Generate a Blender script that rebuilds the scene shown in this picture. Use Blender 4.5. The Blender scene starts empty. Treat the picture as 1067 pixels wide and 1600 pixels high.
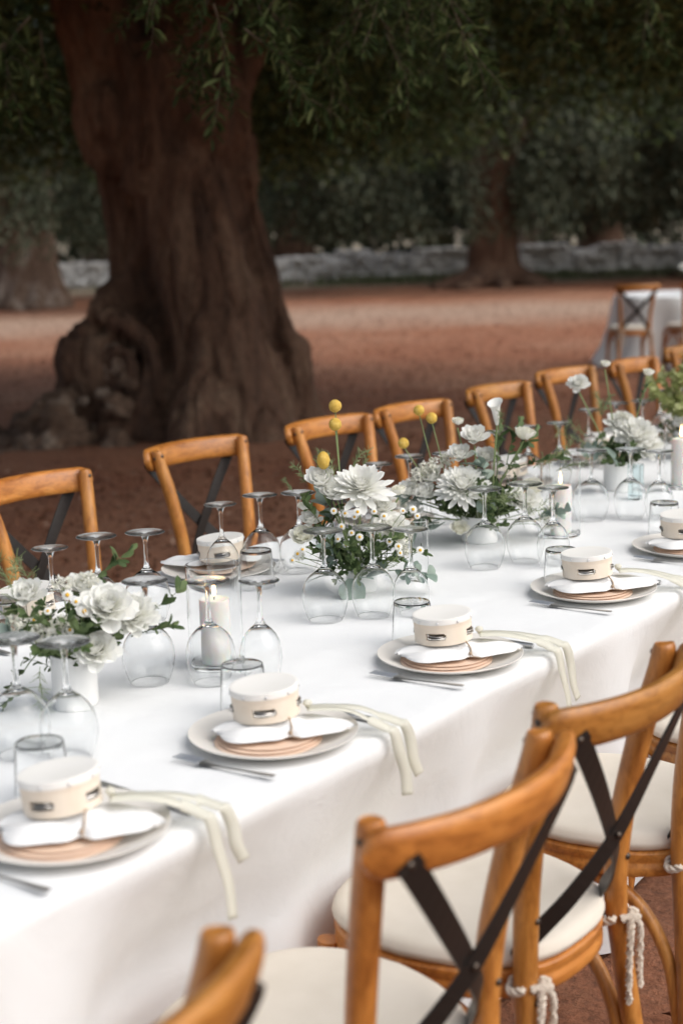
import bpy, bmesh, math, random
import numpy as np
from mathutils import Vector, Matrix, noise

random.seed(7)
rng = np.random.default_rng(7)
S = bpy.context.scene
COL = S.collection
TH = math.radians(52.97)                       # table runs along +X; the camera looks between +X and +Y
RX, RY = math.cos(TH), -math.sin(TH)           # camera-right on the ground
FX, FY = math.sin(TH), math.cos(TH)            # camera-forward on the ground
def RF(r, f, z=0.0): return Vector((r*RX + f*FX, r*RY + f*FY, z))

# ------------------------------------------------------------------ camera
cam = bpy.data.cameras.new('camera'); camo = bpy.data.objects.new('camera', cam); COL.objects.link(camo)
pit, rol = math.radians(10.75), math.radians(1.7)
fw = Vector((FX*math.cos(pit), FY*math.cos(pit), -math.sin(pit)))
rt = Vector((RX, RY, 0)); dn = Vector((-FX*math.sin(pit), -FY*math.sin(pit), -math.cos(pit)))
ri = rt*math.cos(rol) + dn*math.sin(rol); di = -rt*math.sin(rol) + dn*math.cos(rol)
camo.matrix_world = Matrix(((ri.x, -di.x, -fw.x, 0), (ri.y, -di.y, -fw.y, 0), (ri.z, -di.z, -fw.z, 1.586), (0, 0, 0, 1)))
cam.sensor_fit = 'VERTICAL'; cam.sensor_height = 36; cam.sensor_width = 24; cam.lens = 53.66
cam.clip_start = .05; cam.clip_end = 600
cam.dof.use_dof = True; cam.dof.focus_distance = 3.25; cam.dof.aperture_fstop = 2.8
S.camera = camo

# ------------------------------------------------------------------ sky, sun, exposure
SUN_EL, SUN_AZ = math.radians(48), math.radians(278)    # azimuth measured in the XY plane, behind the camera
world = bpy.data.worlds.new('World'); S.world = world; world.use_nodes = True
wn = world.node_tree; wn.nodes.clear()
sky = wn.nodes.new('ShaderNodeTexSky'); sky.sky_type = 'NISHITA'; sky.sun_disc = False
sky.sun_elevation = SUN_EL; sky.sun_rotation = math.pi/2 - SUN_AZ; sky.dust_density = 3.0; sky.air_density = 1.0; sky.ozone_density = 1.0
hs = wn.nodes.new('ShaderNodeHueSaturation'); hs.inputs['Saturation'].default_value = .48
bgn = wn.nodes.new('ShaderNodeBackground'); bgn.inputs['Strength'].default_value = .095
wo = wn.nodes.new('ShaderNodeOutputWorld')
wn.links.new(sky.outputs[0], hs.inputs['Color']); wn.links.new(hs.outputs[0], bgn.inputs['Color']); wn.links.new(bgn.outputs[0], wo.inputs['Surface'])
sl = bpy.data.lights.new('sun', 'SUN'); sl.energy = 1.45; sl.angle = math.radians(70); sl.color = (1, .965, .92)
so = bpy.data.objects.new('sun', sl); COL.objects.link(so); so.location = (0, 0, 12)
sd = Vector((math.cos(SUN_EL)*math.cos(SUN_AZ), math.cos(SUN_EL)*math.sin(SUN_AZ), math.sin(SUN_EL)))
so.rotation_euler = sd.to_track_quat('Z', 'Y').to_euler()
S.view_settings.view_transform = 'Standard'; S.view_settings.look = 'None'; S.view_settings.gamma = 1
S.view_settings.use_curve_mapping = False
S.view_settings.exposure = .73
cy = S.cycles
cy.use_denoising = True
cy.max_bounces = 24; cy.diffuse_bounces = 10; cy.glossy_bounces = 4; cy.transmission_bounces = 16; cy.transparent_max_bounces = 16
cy.caustics_refractive = True; cy.caustics_reflective = False; cy.blur_glossy = .3; cy.sample_clamp_indirect = 12
S.render.film_transparent = False

# ------------------------------------------------------------------ materials
MATS = {}
def mat(name, col=(.8, .8, .8), rough=.6, **kw):
    m = bpy.data.materials.new(name); m.use_nodes = True; nt = m.node_tree; b = nt.nodes['Principled BSDF']
    b.inputs['Base Color'].default_value = (*col, 1); b.inputs['Roughness'].default_value = rough
    for k, v in kw.items(): b.inputs[k.replace('_', ' ')].default_value = v
    MATS[name] = m; return m, nt, b
def nd(nt, t, **kw):
    n = nt.nodes.new('ShaderNode' + t)
    for k, v in kw.items():
        if k in n.inputs: n.inputs[k].default_value = v
        else: setattr(n, k, v)
    return n
def ramp(nt, src, stops):
    r = nt.nodes.new('ShaderNodeValToRGB'); e = r.color_ramp.elements
    while len(e) > len(stops): e.remove(e[-1])
    while len(e) < len(stops): e.new(.5)
    for k, (p, c) in enumerate(stops): e[k].position = p; e[k].color = (*c, 1)
    nt.links.new(src, r.inputs[0]); return r
def bump(nt, b, src, strength, dist=.01, prev=None):
    n = nt.nodes.new('ShaderNodeBump'); n.inputs['Strength'].default_value = strength; n.inputs['Distance'].default_value = dist
    nt.links.new(src, n.inputs['Height'])
    if prev: nt.links.new(prev.outputs[0], n.inputs['Normal'])
    nt.links.new(n.outputs[0], b.inputs['Normal']); return n
def mapped(nt, scale=(1, 1, 1), coord='Object', loc=(0, 0, 0)):
    tc = nt.nodes.new('ShaderNodeTexCoord'); mp = nt.nodes.new('ShaderNodeMapping')
    mp.inputs['Scale'].default_value = scale; mp.inputs['Location'].default_value = loc
    nt.links.new(tc.outputs[coord], mp.inputs['Vector']); return mp
def tex(nt, kind, vec, **kw):
    n = nd(nt, kind, **kw); nt.links.new(vec, n.inputs['Vector']); return n
def mixc(nt, fac, a, b, mode='MIX'):
    n = nt.nodes.new('ShaderNodeMix'); n.data_type = 'RGBA'; n.blend_type = mode
    for s, v in ((n.inputs['Factor'], fac), (n.inputs['A'], a), (n.inputs['B'], b)):
        pass
    ins = [i for i in n.inputs if i.type == 'RGBA']
    if hasattr(fac, 'node'): nt.links.new(fac, n.inputs[0])
    else: n.inputs[0].default_value = fac
    for s, v in ((ins[0], a), (ins[1], b)):
        if hasattr(v, 'node'): nt.links.new(v, s)
        else: s.default_value = (*v, 1)
    return [o for o in n.outputs if o.type == 'RGBA'][0]

def noisy(name, c1, c2, scale, rough=.7, bstr=0., bscale=None, dist=.004, detail=4, coord='Object', **kw):
    m, nt, b = mat(name, c1, rough, **kw); mp = mapped(nt, coord=coord)
    t = tex(nt, 'TexNoise', mp.outputs[0], Scale=scale, Detail=detail)
    r = ramp(nt, t.outputs[0], [(.3, c1), (.7, c2)]); nt.links.new(r.outputs[0], b.inputs['Base Color'])
    if bstr:
        t2 = tex(nt, 'TexNoise', mp.outputs[0], Scale=bscale or scale*4, Detail=6); bump(nt, b, t2.outputs[0], bstr, dist)
    return m, nt, b

# soil
def soil():
    m, nt, b = mat('red_soil', (.3, .13, .07), .95); mp = mapped(nt)
    big = tex(nt, 'TexNoise', mp.outputs[0], Scale=.35, Detail=6, Roughness=.6)
    mid = tex(nt, 'TexNoise', mp.outputs[0], Scale=3.2, Detail=8, Roughness=.7)
    fine = tex(nt, 'TexNoise', mp.outputs[0], Scale=38, Detail=6, Roughness=.7)
    c1 = ramp(nt, mid.outputs[0], [(.28, (.24, .074, .034)), (.5, (.43, .160, .076)), (.72, (.53, .26, .145))])
    c2 = ramp(nt, big.outputs[0], [(.40, (.40, .155, .076)), (.62, (.54, .31, .195))])
    col = mixc(nt, .45, c1.outputs[0], c2.outputs[0])
    # pale dusty track running across the grove
    mp2 = mapped(nt); dot = nd(nt, 'VectorMath', operation='DOT_PRODUCT'); dot.inputs[1].default_value = (FX, FY, 0)
    nt.links.new(mp2.outputs[0], dot.inputs[0])
    add = nd(nt, 'Math', operation='MULTIPLY_ADD'); nt.links.new(big.outputs[0], add.inputs[0]); add.inputs[1].default_value = 5.0
    nt.links.new(dot.outputs['Value'], add.inputs[2])
    sc = nd(nt, 'Math', operation='MULTIPLY'); nt.links.new(add.outputs[0], sc.inputs[0]); sc.inputs[1].default_value = 1/60
    k = lambda f: (f+2.5)/60
    band = ramp(nt, sc.outputs[0], [(k(22.5), (0, 0, 0)), (k(25.5), (.85, .85, .85)), (k(27.5), (.85, .85, .85)), (k(31), (0, 0, 0))])
    col = mixc(nt, band.outputs[0], col, (.58, .40, .29))
    far = ramp(nt, sc.outputs[0], [(k(36), (0, 0, 0)), (k(39.5), (.75, .75, .75))])
    col = mixc(nt, far.outputs[0], col, (.26, .27, .20))
    sp = ramp(nt, fine.outputs[0], [(.3, (.45, .45, .45)), (.6, (1, 1, 1))])
    col = mixc(nt, 1.0, col, sp.outputs[0], 'MULTIPLY')
    nt.links.new(col, b.inputs['Base Color'])
    b1 = bump(nt, b, mid.outputs[0], .9, .12); bump(nt, b, fine.outputs[0], .8, .02, b1)
soil()

def bark(name, c1, c2, c3, zs=.35):
    m, nt, b = mat(name, c1, .95); mp = mapped(nt, (1, 1, zs))
    a = tex(nt, 'TexNoise', mp.outputs[0], Scale=3.0, Detail=8, Roughness=.65, Distortion=.6)
    r = ramp(nt, a.outputs[0], [(.30, c1), (.52, c2), (.75, c3)])
    f = tex(nt, 'TexNoise', mp.outputs[0], Scale=26, Detail=8, Roughness=.7, Distortion=.4)
    fr = ramp(nt, f.outputs[0], [(.3, (.45, .45, .45)), (.62, (1, 1, 1))])
    nt.links.new(mixc(nt, 1.0, r.outputs[0], fr.outputs[0], 'MULTIPLY'), b.inputs['Base Color'])
    b1 = bump(nt, b, a.outputs[0], .8, .08); bump(nt, b, f.outputs[0], .9, .03, b1)
bark('olive_bark', (.070, .038, .025), (.165, .088, .054), (.32, .21, .14))
bark('lichen_bark', (.10, .06, .04), (.24, .15, .10), (.60, .50, .40), 1.0)
bark('grey_bark', (.12, .075, .05), (.21, .14, .10), (.52, .46, .40))

def leafmat(name, stops, trans=.25, rough=.55):
    m = bpy.data.materials.new(name); m.use_nodes = True; nt = m.node_tree; b = nt.nodes['Principled BSDF']; out = nt.nodes['Material Output']
    b.inputs['Roughness'].default_value = rough; b.inputs['Specular IOR Level'].default_value = .2
    g = nt.nodes.new('ShaderNodeNewGeometry'); r = ramp(nt, g.outputs['Random Per Island'], stops)
    nt.links.new(r.outputs[0], b.inputs['Base Color'])
    tr = nt.nodes.new('ShaderNodeBsdfTranslucent'); nt.links.new(r.outputs[0], tr.inputs['Color'])
    mx = nt.nodes.new('ShaderNodeMixShader'); mx.inputs[0].default_value = trans
    nt.links.new(b.outputs[0], mx.inputs[1]); nt.links.new(tr.outputs[0], mx.inputs[2]); nt.links.new(mx.outputs[0], out.inputs['Surface'])
    MATS[name] = m
leafmat('olive_leaf', [(0, (.020, .032, .010)), (.5, (.05, .078, .025)), (.8, (.11, .15, .055)), (1, (.24, .29, .12))], .4)
leafmat('olive_leaf_far', [(0, (.020, .028, .014)), (.5, (.050, .062, .036)), (.85, (.09, .10, .065)), (1, (.14, .15, .10))], .12)
leafmat('grass_blade', [(0, (.10, .13, .06)), (.6, (.19, .22, .12)), (1, (.32, .31, .2))], .2)
leafmat('dry_leaf', [(0, (.06, .024, .013)), (.45, (.15, .060, .032)), (.8, (.27, .13, .078)), (1, (.46, .31, .23))], .05, .8)
leafmat('garden_green', [(0, (.045, .075, .028)), (.5, (.085, .13, .05)), (1, (.16, .21, .09))], .25)
leafmat('eucalyptus', [(0, (.19, .26, .22)), (.6, (.27, .34, .29)), (1, (.36, .42, .36))], .15, .5)
leafmat('pale_green', [(0, (.27, .31, .10)), (.5, (.38, .41, .17)), (1, (.50, .52, .27))], .25)
leafmat('fern_green', [(0, (.16, .22, .09)), (.5, (.26, .32, .15)), (1, (.38, .42, .24))], .25)
leafmat('white_petal', [(0, (.85, .85, .80)), (.6, (.89, .89, .86)), (1, (.92, .92, .90))], .30, .6)
leafmat('cream_petal', [(0, (.82, .82, .71)), (.6, (.87, .86, .79)), (1, (.90, .89, .84))], .30, .6)

def cloth():
    m, nt, b = mat('white_linen', (.80, .81, .81), .9, Sheen_Weight=.15); mp = mapped(nt)
    w = tex(nt, 'TexNoise', mp.outputs[0], Scale=3.0, Detail=3); f = tex(nt, 'TexNoise', mp.outputs[0], Scale=420, Detail=2)
    wr = tex(nt, 'TexNoise', mp.outputs[0], Scale=9, Detail=5, Roughness=.55, Distortion=.8)
    b1 = bump(nt, b, w.outputs[0], .25, .04); b2 = bump(nt, b, wr.outputs[0], .16, .018, b1); bump(nt, b, f.outputs[0], .25, .0015, b2)
cloth()

def wood(name, c1, c2, c3, rough=.38, scale=(9, 9, 2.2)):
    m, nt, b = mat(name, c1, rough, Coat_Weight=.2, Coat_Roughness=.3); mp = mapped(nt, scale)
    oi = nt.nodes.new('ShaderNodeObjectInfo'); vm = nd(nt, 'VectorMath', operation='ADD')
    cx = nd(nt, 'Math', operation='MULTIPLY'); cx.inputs[1].default_value = 37; nt.links.new(oi.outputs['Random'], cx.inputs[0])
    nt.links.new(mp.outputs[0], vm.inputs[0]); nt.links.new(cx.outputs[0], vm.inputs[1])
    a = tex(nt, 'TexNoise', vm.outputs[0], Scale=1.4, Detail=5, Roughness=.55, Distortion=1.4)
    g = tex(nt, 'TexNoise', vm.outputs[0], Scale=9, Detail=6, Roughness=.7, Distortion=.6)
    r = ramp(nt, a.outputs[0], [(.28, c1), (.5, c2), (.72, c3)])
    gr = ramp(nt, g.outputs[0], [(.34, (.50, .42, .34)), (.56, (1, 1, 1))])
    col = mixc(nt, .75, r.outputs[0], gr.outputs[0], 'MULTIPLY')
    k = tex(nt, 'TexVoronoi', vm.outputs[0], Scale=.75); kr = ramp(nt, k.outputs['Distance'], [(.03, (.35, .22, .12)), (.11, (1, 1, 1))])
    col = mixc(nt, 1.0, col, kr.outputs[0], 'MULTIPLY')
    hv = nt.nodes.new('ShaderNodeHueSaturation'); nt.links.new(col, hv.inputs['Color'])
    vr = nd(nt, 'MapRange'); nt.links.new(oi.outputs['Random'], vr.inputs[0]); vr.inputs[3].default_value = .86; vr.inputs[4].default_value = 1.16; nt.links.new(vr.outputs[0], hv.inputs['Value'])
    vh = nd(nt, 'MapRange'); nt.links.new(oi.outputs['Random'], vh.inputs[0]); vh.inputs[3].default_value = .503; vh.inputs[4].default_value = .497; nt.links.new(vh.outputs[0], hv.inputs['Hue'])
    nt.links.new(hv.outputs[0], b.inputs['Base Color'])
    rr = nd(nt, 'MapRange'); nt.links.new(g.outputs[0], rr.inputs[0]); rr.inputs[3].default_value = rough-.08; rr.inputs[4].default_value = rough+.18
    nt.links.new(rr.outputs[0], b.inputs['Roughness']); bump(nt, b, g.outputs[0], .12, .002)
wood('honey_wood', (.34, .120, .020), (.48, .190, .036), (.58, .265, .066))
wood('honey_wood_bent', (.34, .120, .020), (.48, .190, .036), (.58, .265, .066), .38, (2.2, 9, 9))
mat('dark_iron', (.022, .018, .016), .42, Metallic=.3)
mat('screw_metal', (.10, .08, .065), .35, Metallic=.9)
noisy('cream_cotton', (.66, .60, .51), (.72, .66, .57), 12, .92, .35, 380, .0015)
noisy('cotton_rope', (.48, .41, .33), (.66, .58, .49), 60, .95, .5, 200, .002)
noisy('stoneware', (.74, .71, .66), (.79, .76, .71), 14, .38)
noisy('peach_paper', (.74, .54, .40), (.79, .61, .48), 20, .9)
noisy('napkin_white', (.76, .76, .75), (.79, .79, .78), 30, .92, .3, 300, .001)
noisy('jute_twine', (.34, .25, .17), (.46, .35, .25), 90, .95)
noisy('pale_birch', (.76, .65, .52), (.83, .74, .62), 18, .6, .1, 90, .001)
noisy('drum_skin', (.84, .82, .77), (.86, .84, .80), 22, .55)
mat('steel', (.74, .74, .74), .36, Metallic=1.0)
mat('jingle_tin', (.60, .57, .53), .42, Metallic=1.0)
mat('slot_dark', (.10, .075, .055), .9)
leafmat('ribbon', [(0, (.85, .84, .76)), (1, (.86, .85, .77))], .45, .5)
mat('white_ceramic', (.80, .80, .78), .35)
mat('candle_wax', (.88, .86, .82), .5, Subsurface_Weight=.5, Subsurface_Scale=.03)
mat('wick', (.03, .025, .02), .9)
def flame():
    m = bpy.data.materials.new('candle_flame'); m.use_nodes = True; nt = m.node_tree; b = nt.nodes['Principled BSDF']
    b.inputs['Emission Color'].default_value = (1, .66, .30, 1); b.inputs['Emission Strength'].default_value = 5; b.inputs['Base Color'].default_value = (1, .8, .5, 1)
    MATS['candle_flame'] = m
flame()
def glass(name, col, rough=0.0, ior=1.32):
    m = bpy.data.materials.new(name); m.use_nodes = True; nt = m.node_tree; nt.nodes.remove(nt.nodes['Principled BSDF'])
    g = nt.nodes.new('ShaderNodeBsdfGlass'); g.inputs['Color'].default_value = (*col, 1); g.inputs['Roughness'].default_value = rough; g.inputs['IOR'].default_value = ior
    nt.links.new(g.outputs[0], nt.nodes['Material Output'].inputs['Surface']); MATS[name] = m
glass('clear_glass', (.995, .998, .998)); glass('teal_glass', (.92, .96, .965)); glass('foot_glass', (.995, .998, .998), .22, 1.42)
noisy('yellow_craspedia', (.60, .37, .05), (.74, .52, .13), 120, .9, 1.0, 500, .003)
mat('daisy_yellow', (.72, .42, .04), .8)
noisy('green_stem', (.17, .23, .09), (.26, .32, .14), 30, .6)
noisy('twig_wood', (.07, .05, .032), (.12, .09, .06), 30, .9)
noisy('wall_stone', (.54, .53, .52), (.80, .79, .77), 2.2, .95, .8, 20, .03)
noisy('lichen_stone', (.30, .21, .15), (.55, .49, .42), 9, .95, 1.0, 26, .03)

# ------------------------------------------------------------------ mesh helpers
class B:
    def __init__(s): s.v = []; s.f = []
    def add(s, v, f):
        o = len(s.v); s.v += [tuple(p) for p in v]; s.f += [tuple(o+i for i in q) for q in f]; return s
    def tube(s, pts, rad, n=8, cap=True, flat=None):
        pts = [Vector(p) for p in pts]
        if not hasattr(rad, '__len__'): rad = [rad]*len(pts)
        up = None; v = []; f = []
        for i, p in enumerate(pts):
            t = (pts[min(i+1, len(pts)-1)] - pts[max(i-1, 0)]).normalized()
            if up is None:
                up = Vector((0, 0, 1)) if abs(t.z) < .9 else Vector((1, 0, 0))
            a = t.cross(up).normalized(); up = a.cross(t).normalized()
            for k in range(n):
                an = 2*math.pi*k/n; v.append(p + (a*math.cos(an) + up*math.sin(an)*(flat or 1))*rad[i])
        for i in range(len(pts)-1):
            for k in range(n): f.append((i*n+k, i*n+(k+1) % n, (i+1)*n+(k+1) % n, (i+1)*n+k))
        if cap: f += [tuple(range(n-1, -1, -1)), tuple(range((len(pts)-1)*n, len(pts)*n))]
        return s.add(v, f)
    def lathe(s, prof, n=32, closed=False, c=(0, 0, 0), mod=None):
        v = []; f = []; m = len(prof)
        for k in range(n):
            a = 2*math.pi*k/n
            for r, z in prof: v.append((c[0]+r*math.cos(a), c[1]+r*math.sin(a), c[2]+z))
        for k in range(n):
            for i in range(m if closed else m-1):
                j = (i+1) % m; f.append((k*m+i, ((k+1) % n)*m+i, ((k+1) % n)*m+j, k*m+j))
        return s.add(v, f)
    def ball(s, c, r, seg=10, rings=7, jit=0):
        rr = r if hasattr(r, '__len__') else (r, r, r); v = [(c[0], c[1], c[2]+rr[2])]; f = []
        for i in range(1, rings):
            for k in range(seg):
                a = 2*math.pi*k/seg; b_ = math.pi*i/rings; j = 1+random.uniform(-jit, jit)
                v.append((c[0]+rr[0]*j*math.sin(b_)*math.cos(a), c[1]+rr[1]*j*math.sin(b_)*math.sin(a), c[2]+rr[2]*j*math.cos(b_)))
        v.append((c[0], c[1], c[2]-rr[2])); L = len(v)-1
        for k in range(seg):
            f.append((0, 1+k, 1+(k+1) % seg)); q = 1+(rings-2)*seg; f.append((L, q+(k+1) % seg, q+k))
        for i in range(rings-2):
            for k in range(seg): a = 1+i*seg+k; b_ = 1+i*seg+(k+1) % seg; f.append((a, a+seg, b_+seg, b_))
        return s.add(v, f)
    def box(s, lo, hi):
        x0, y0, z0 = lo; x1, y1, z1 = hi
        return s.add([(x0,y0,z0),(x1,y0,z0),(x1,y1,z0),(x0,y1,z0),(x0,y0,z1),(x1,y0,z1),(x1,y1,z1),(x0,y1,z1)],
                     [(3,2,1,0),(4,5,6,7),(0,1,5,4),(1,2,6,5),(2,3,7,6),(3,0,4,7)])
    def strip(s, pts, side, width, thick):
        """flat band: pts centre line, side[i] unit width direction"""
        v = []; f = []; n = len(pts); pts = [Vector(p) for p in pts]
        for i, p in enumerate(pts):
            t = (pts[min(i+1, n-1)]-pts[max(i-1, 0)]).normalized(); w = Vector(side[i] if isinstance(side, list) else side); w = (w - t*w.dot(t)).normalized()
            nn = t.cross(w).normalized(); wd = width[i] if hasattr(width, '__len__') else width
            for a, b_ in ((-1, -1), (1, -1), (1, 1), (-1, 1)): v.append(p + w*a*wd/2 + nn*b_*thick/2)
        for i in range(n-1):
            for k in range(4): f.append((i*4+k, i*4+(k+1) % 4, i*4+4+(k+1) % 4, i*4+4+k))
        f += [(3, 2, 1, 0), tuple(range((n-1)*4, n*4))]
        return s.add(v, f)
    def grid(s, rows):
        n = len(rows[0]); v = [p for r in rows for p in r]; f = []
        for i in range(len(rows)-1):
            for k in range(n-1): f.append((i*n+k, i*n+k+1, (i+1)*n+k+1, (i+1)*n+k))
        return s.add(v, f)
    def mesh(s, name, m, smooth=True, closed=False):
        me = bpy.data.meshes.new(name); me.from_pydata(s.v, [], s.f)
        bm = bmesh.new(); bm.from_mesh(me); bmesh.ops.recalc_face_normals(bm, faces=bm.faces)
        if closed and bm.calc_volume(signed=True) < 0: bmesh.ops.reverse_faces(bm, faces=bm.faces)
        bm.to_mesh(me); bm.free()
        if smooth: me.polygons.foreach_set('use_smooth', [True]*len(me.polygons))
        if smooth: me.set_sharp_from_angle(angle=math.radians(16 if name in ('tumbler', 'glass_cylinder', 'pot', 'wax') else 42))
        me.materials.append(MATS[m]); me.update(); return me

def link(name, me, parent=None, loc=None, rot=None, scale=None):
    o = bpy.data.objects.new(name, me); COL.objects.link(o)
    if parent: o.parent = parent
    if loc is not None: o.location = loc
    if rot is not None: o.rotation_euler = rot
    if scale is not None: o.scale = scale if hasattr(scale, '__len__') else (scale,)*3
    return o
def tag(o, label, cat=None, group=None, kind=None):
    if label: o['label'] = label
    if cat: o['category'] = cat
    if group: o['group'] = group
    if kind: o['kind'] = kind
    return o
def root(name, loc, rz, label, cat, group=None):
    o = link(name, None, None, loc, (0, 0, rz)); o.empty_display_size = .05
    return tag(o, label, cat, group)
def sharp(o, ang=40):
    me = o.data
    try: me.set_sharp_from_angle(angle=math.radians(ang))
    except Exception: pass
    return o
def bevel(o, w=.002, seg=2):
    md = o.modifiers.new('bevel', 'BEVEL'); md.width = w; md.segments = seg; md.limit_method = 'ANGLE'; return o
def smooth_path(pts, n=6):
    """Catmull-Rom through points (any dimension)"""
    P = [np.array(p, float) for p in pts]; P = [2*P[0]-P[1]] + P + [2*P[-1]-P[-2]]; out = []
    for i in range(1, len(P)-2):
        for k in range(n):
            t = k/n; a, b_, c, d = P[i-1:i+3]
            out.append(.5*((2*b_)+(-a+c)*t+(2*a-5*b_+4*c-d)*t*t+(-a+3*b_-3*c+d)*t**3))
    out.append(P[-2]); return out
def fast_mesh(name, V, nper, m, quads, smooth=False):
    """V (N, nper, 3); quads: list of index tuples inside one piece"""
    N = V.shape[0]; me = bpy.data.meshes.new(name); nq = len(quads)
    me.vertices.add(N*nper); me.vertices.foreach_set('co', V.reshape(-1).astype(np.float32))
    q = np.array(quads); idx = (np.arange(N)[:, None, None]*nper + q[None]).reshape(-1)
    k = q.shape[1]; me.loops.add(N*nq*k); me.loops.foreach_set('vertex_index', idx.astype(np.int32))
    me.polygons.add(N*nq); me.polygons.foreach_set('loop_start', (np.arange(N*nq)*k).astype(np.int32))
    if smooth: me.polygons.foreach_set('use_smooth', np.ones(N*nq, bool))
    me.update(calc_edges=True); me.validate(); me.materials.append(MATS[m]); return me
def leaves(C, D, L, Wd, up=None, fold=.25):
    """lance leaves: centres-of-base C (N,3), directions D (N,3); returns (N,6,3): a folded blade"""
    N = len(C); D = D/np.linalg.norm(D, axis=1)[:, None]
    U = rng.normal(size=(N, 3)) if up is None else up + rng.normal(size=(N, 3))*.35
    Sd = np.cross(D, U); Sd /= np.linalg.norm(Sd, axis=1)[:, None]; Nn = np.cross(Sd, D)
    L = np.broadcast_to(L, (N,))[:, None]; Wd = np.broadcast_to(Wd, (N,))[:, None]
    base = C; tip = C + D*L - Nn*L*.08; m1 = C + D*L*.45
    a = m1 + Sd*Wd*.5 + Nn*Wd*fold; b_ = m1 - Sd*Wd*.5 + Nn*Wd*fold
    return np.stack([base, a, tip, b_, m1, m1], 1)[:, :4]
LQ = [(0, 1, 2, 3)]

# ================================================================== SETTING
def ground():
    b = B(); rows = []
    xs = list(np.concatenate([np.linspace(-200, -12, 8), np.linspace(-10, 50, 121), np.linspace(55, 260, 8)]))
    for x in xs:
        r = []
        for y in xs:
            f = x*FX + y*FY; d = min(1, max(0, (f-6)/4)); z = d*.05*(noise.noise(Vector((x*.5, y*.5, 3))) + .4*noise.noise(Vector((x*1.7, y*1.7, 9))))
            tr = RF(-1.3, 11.6); dd = math.hypot(x-tr.x, y-tr.y); z += .10*math.exp(-(dd/2.2)**2)
            r.append((x, y, z-.01*d))
        rows.append(r)
    b.grid(rows); o = link('ground', b.mesh('ground', 'red_soil')); tag(o, 'bare red soil of the olive grove', None, None, 'structure')
ground()

def litter():
    N = 76000
    f = 1.6 + 28*rng.random(N)**2.4; r = (rng.random(N)-.5)*(6+f*.75)
    x = r*RX + f*FX; y = r*RY + f*FY
    keep = ~((y > 1.2) & (y < 2.8) & (x > -1)) ; x, y = x[keep], y[keep]; n = len(x)
    C = np.stack([x, y, .012 + .025*rng.random(n) + np.where(x*FX+y*FY > 6, .02, 0)], 1)
    D = np.stack([rng.normal(size=n), rng.normal(size=n), .35*rng.normal(size=n)], 1)
    V = leaves(C, D, .022+.040*rng.random(n), .009+.015*rng.random(n), up=np.array([0, 0, 1.]))
    o = link('fallen_leaves', fast_mesh('fallen_leaves', V, 4, 'dry_leaf', LQ))
    tag(o, 'dry brown leaf litter scattered over the red soil', 'leaf litter', None, 'stuff')
litter()
def grass():
    N = 9000; r = -6 + 34*rng.random(N); f = 38.5 + 3.0*rng.random(N)
    cl = np.array([noise.noise(Vector((a*.5, b_*.5, 0))) for a, b_ in zip(r, f)]); k = cl > -.12; r, f = r[k], f[k]; n = len(r)
    C = np.stack([r*RX+f*FX, r*RY+f*FY, np.zeros(n)], 1); D = np.stack([.5*rng.normal(size=n), .5*rng.normal(size=n), np.ones(n)], 1)
    o = link('grass', fast_mesh('grass', leaves(C, D, .12+.18*rng.random(n), .05), 4, 'grass_blade', LQ))
    tag(o, 'dull green grass strip at the foot of the stone wall', 'grass', None, 'stuff')
grass()

# ---- dry stone wall, one object per stone
def stone_wall():
    rt_ = root('dry_stone_wall', RF(2, 43, 0), -TH, 'low grey dry stone wall behind the olive trees', 'wall')
    ms = []
    for k in range(7):
        b = B(); b.ball((0, 0, 0), (.5, .5, .5), 10, 7, .10)
        for i, p in enumerate(b.v):
            q = [math.copysign(abs(2*c)**.55, c)*.5 for c in p]; b.v[i] = tuple(q)
        ms.append(b.mesh('stone', 'wall_stone'))
    g = random.Random(5); z = 0
    for course in range(5):
        h = (.20, .19, .17, .16, .14)[course]; x = -11 + g.uniform(0, .3)
        while x < 24:
            L = g.uniform(.18, .50); hh = h*g.uniform(.85, 1.25)
            if not (course == 4 and noise.noise(Vector((x*.5, 7, 0))) < -.05):
                link('stone', g.choice(ms), rt_, (x+L/2, g.uniform(-.08, .08), z+h/2+g.uniform(-.02, .02)), (g.uniform(-.1, .1), g.uniform(-.10, .10), g.choice((0, math.pi))+g.uniform(-.15, .15)), (L*1.12, .45, hh*1.22))
            x += L
        z += h*.92
stone_wall()

# ---- olive trees
def remeshed(name, b, voxel, m, disp, smooth_it=6):
    me = bpy.data.meshes.new('tmp'); me.from_pydata(b.v, [], b.f); o = bpy.data.objects.new('tmp', me); COL.objects.link(o)
    md = o.modifiers.new('r', 'REMESH'); md.mode = 'VOXEL'; md.voxel_size = voxel
    sm = o.modifiers.new('s', 'SMOOTH'); sm.iterations = smooth_it; sm.factor = .5
    dg = bpy.context.evaluated_depsgraph_get(); dg.update(); out = bpy.data.meshes.new_from_object(o.evaluated_get(dg))
    bpy.data.objects.remove(o); bpy.data.meshes.remove(me); out.name = name
    n = len(out.vertices); co = np.empty(n*3, np.float32); no = np.empty(n*3, np.float32)
    out.vertices.foreach_get('co', co); out.vertex_normals.foreach_get('vector', no); co = co.reshape(-1, 3); no = no.reshape(-1, 3)
    d = np.array([disp(p) for p in co.tolist()], np.float32); co = co + no*d[:, None]
    out.vertices.foreach_set('co', co.reshape(-1)); out.polygons.foreach_set('use_smooth', [True]*len(out.polygons))
    out.materials.clear(); out.materials.append(MATS[m]); out.update(); return out
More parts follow.
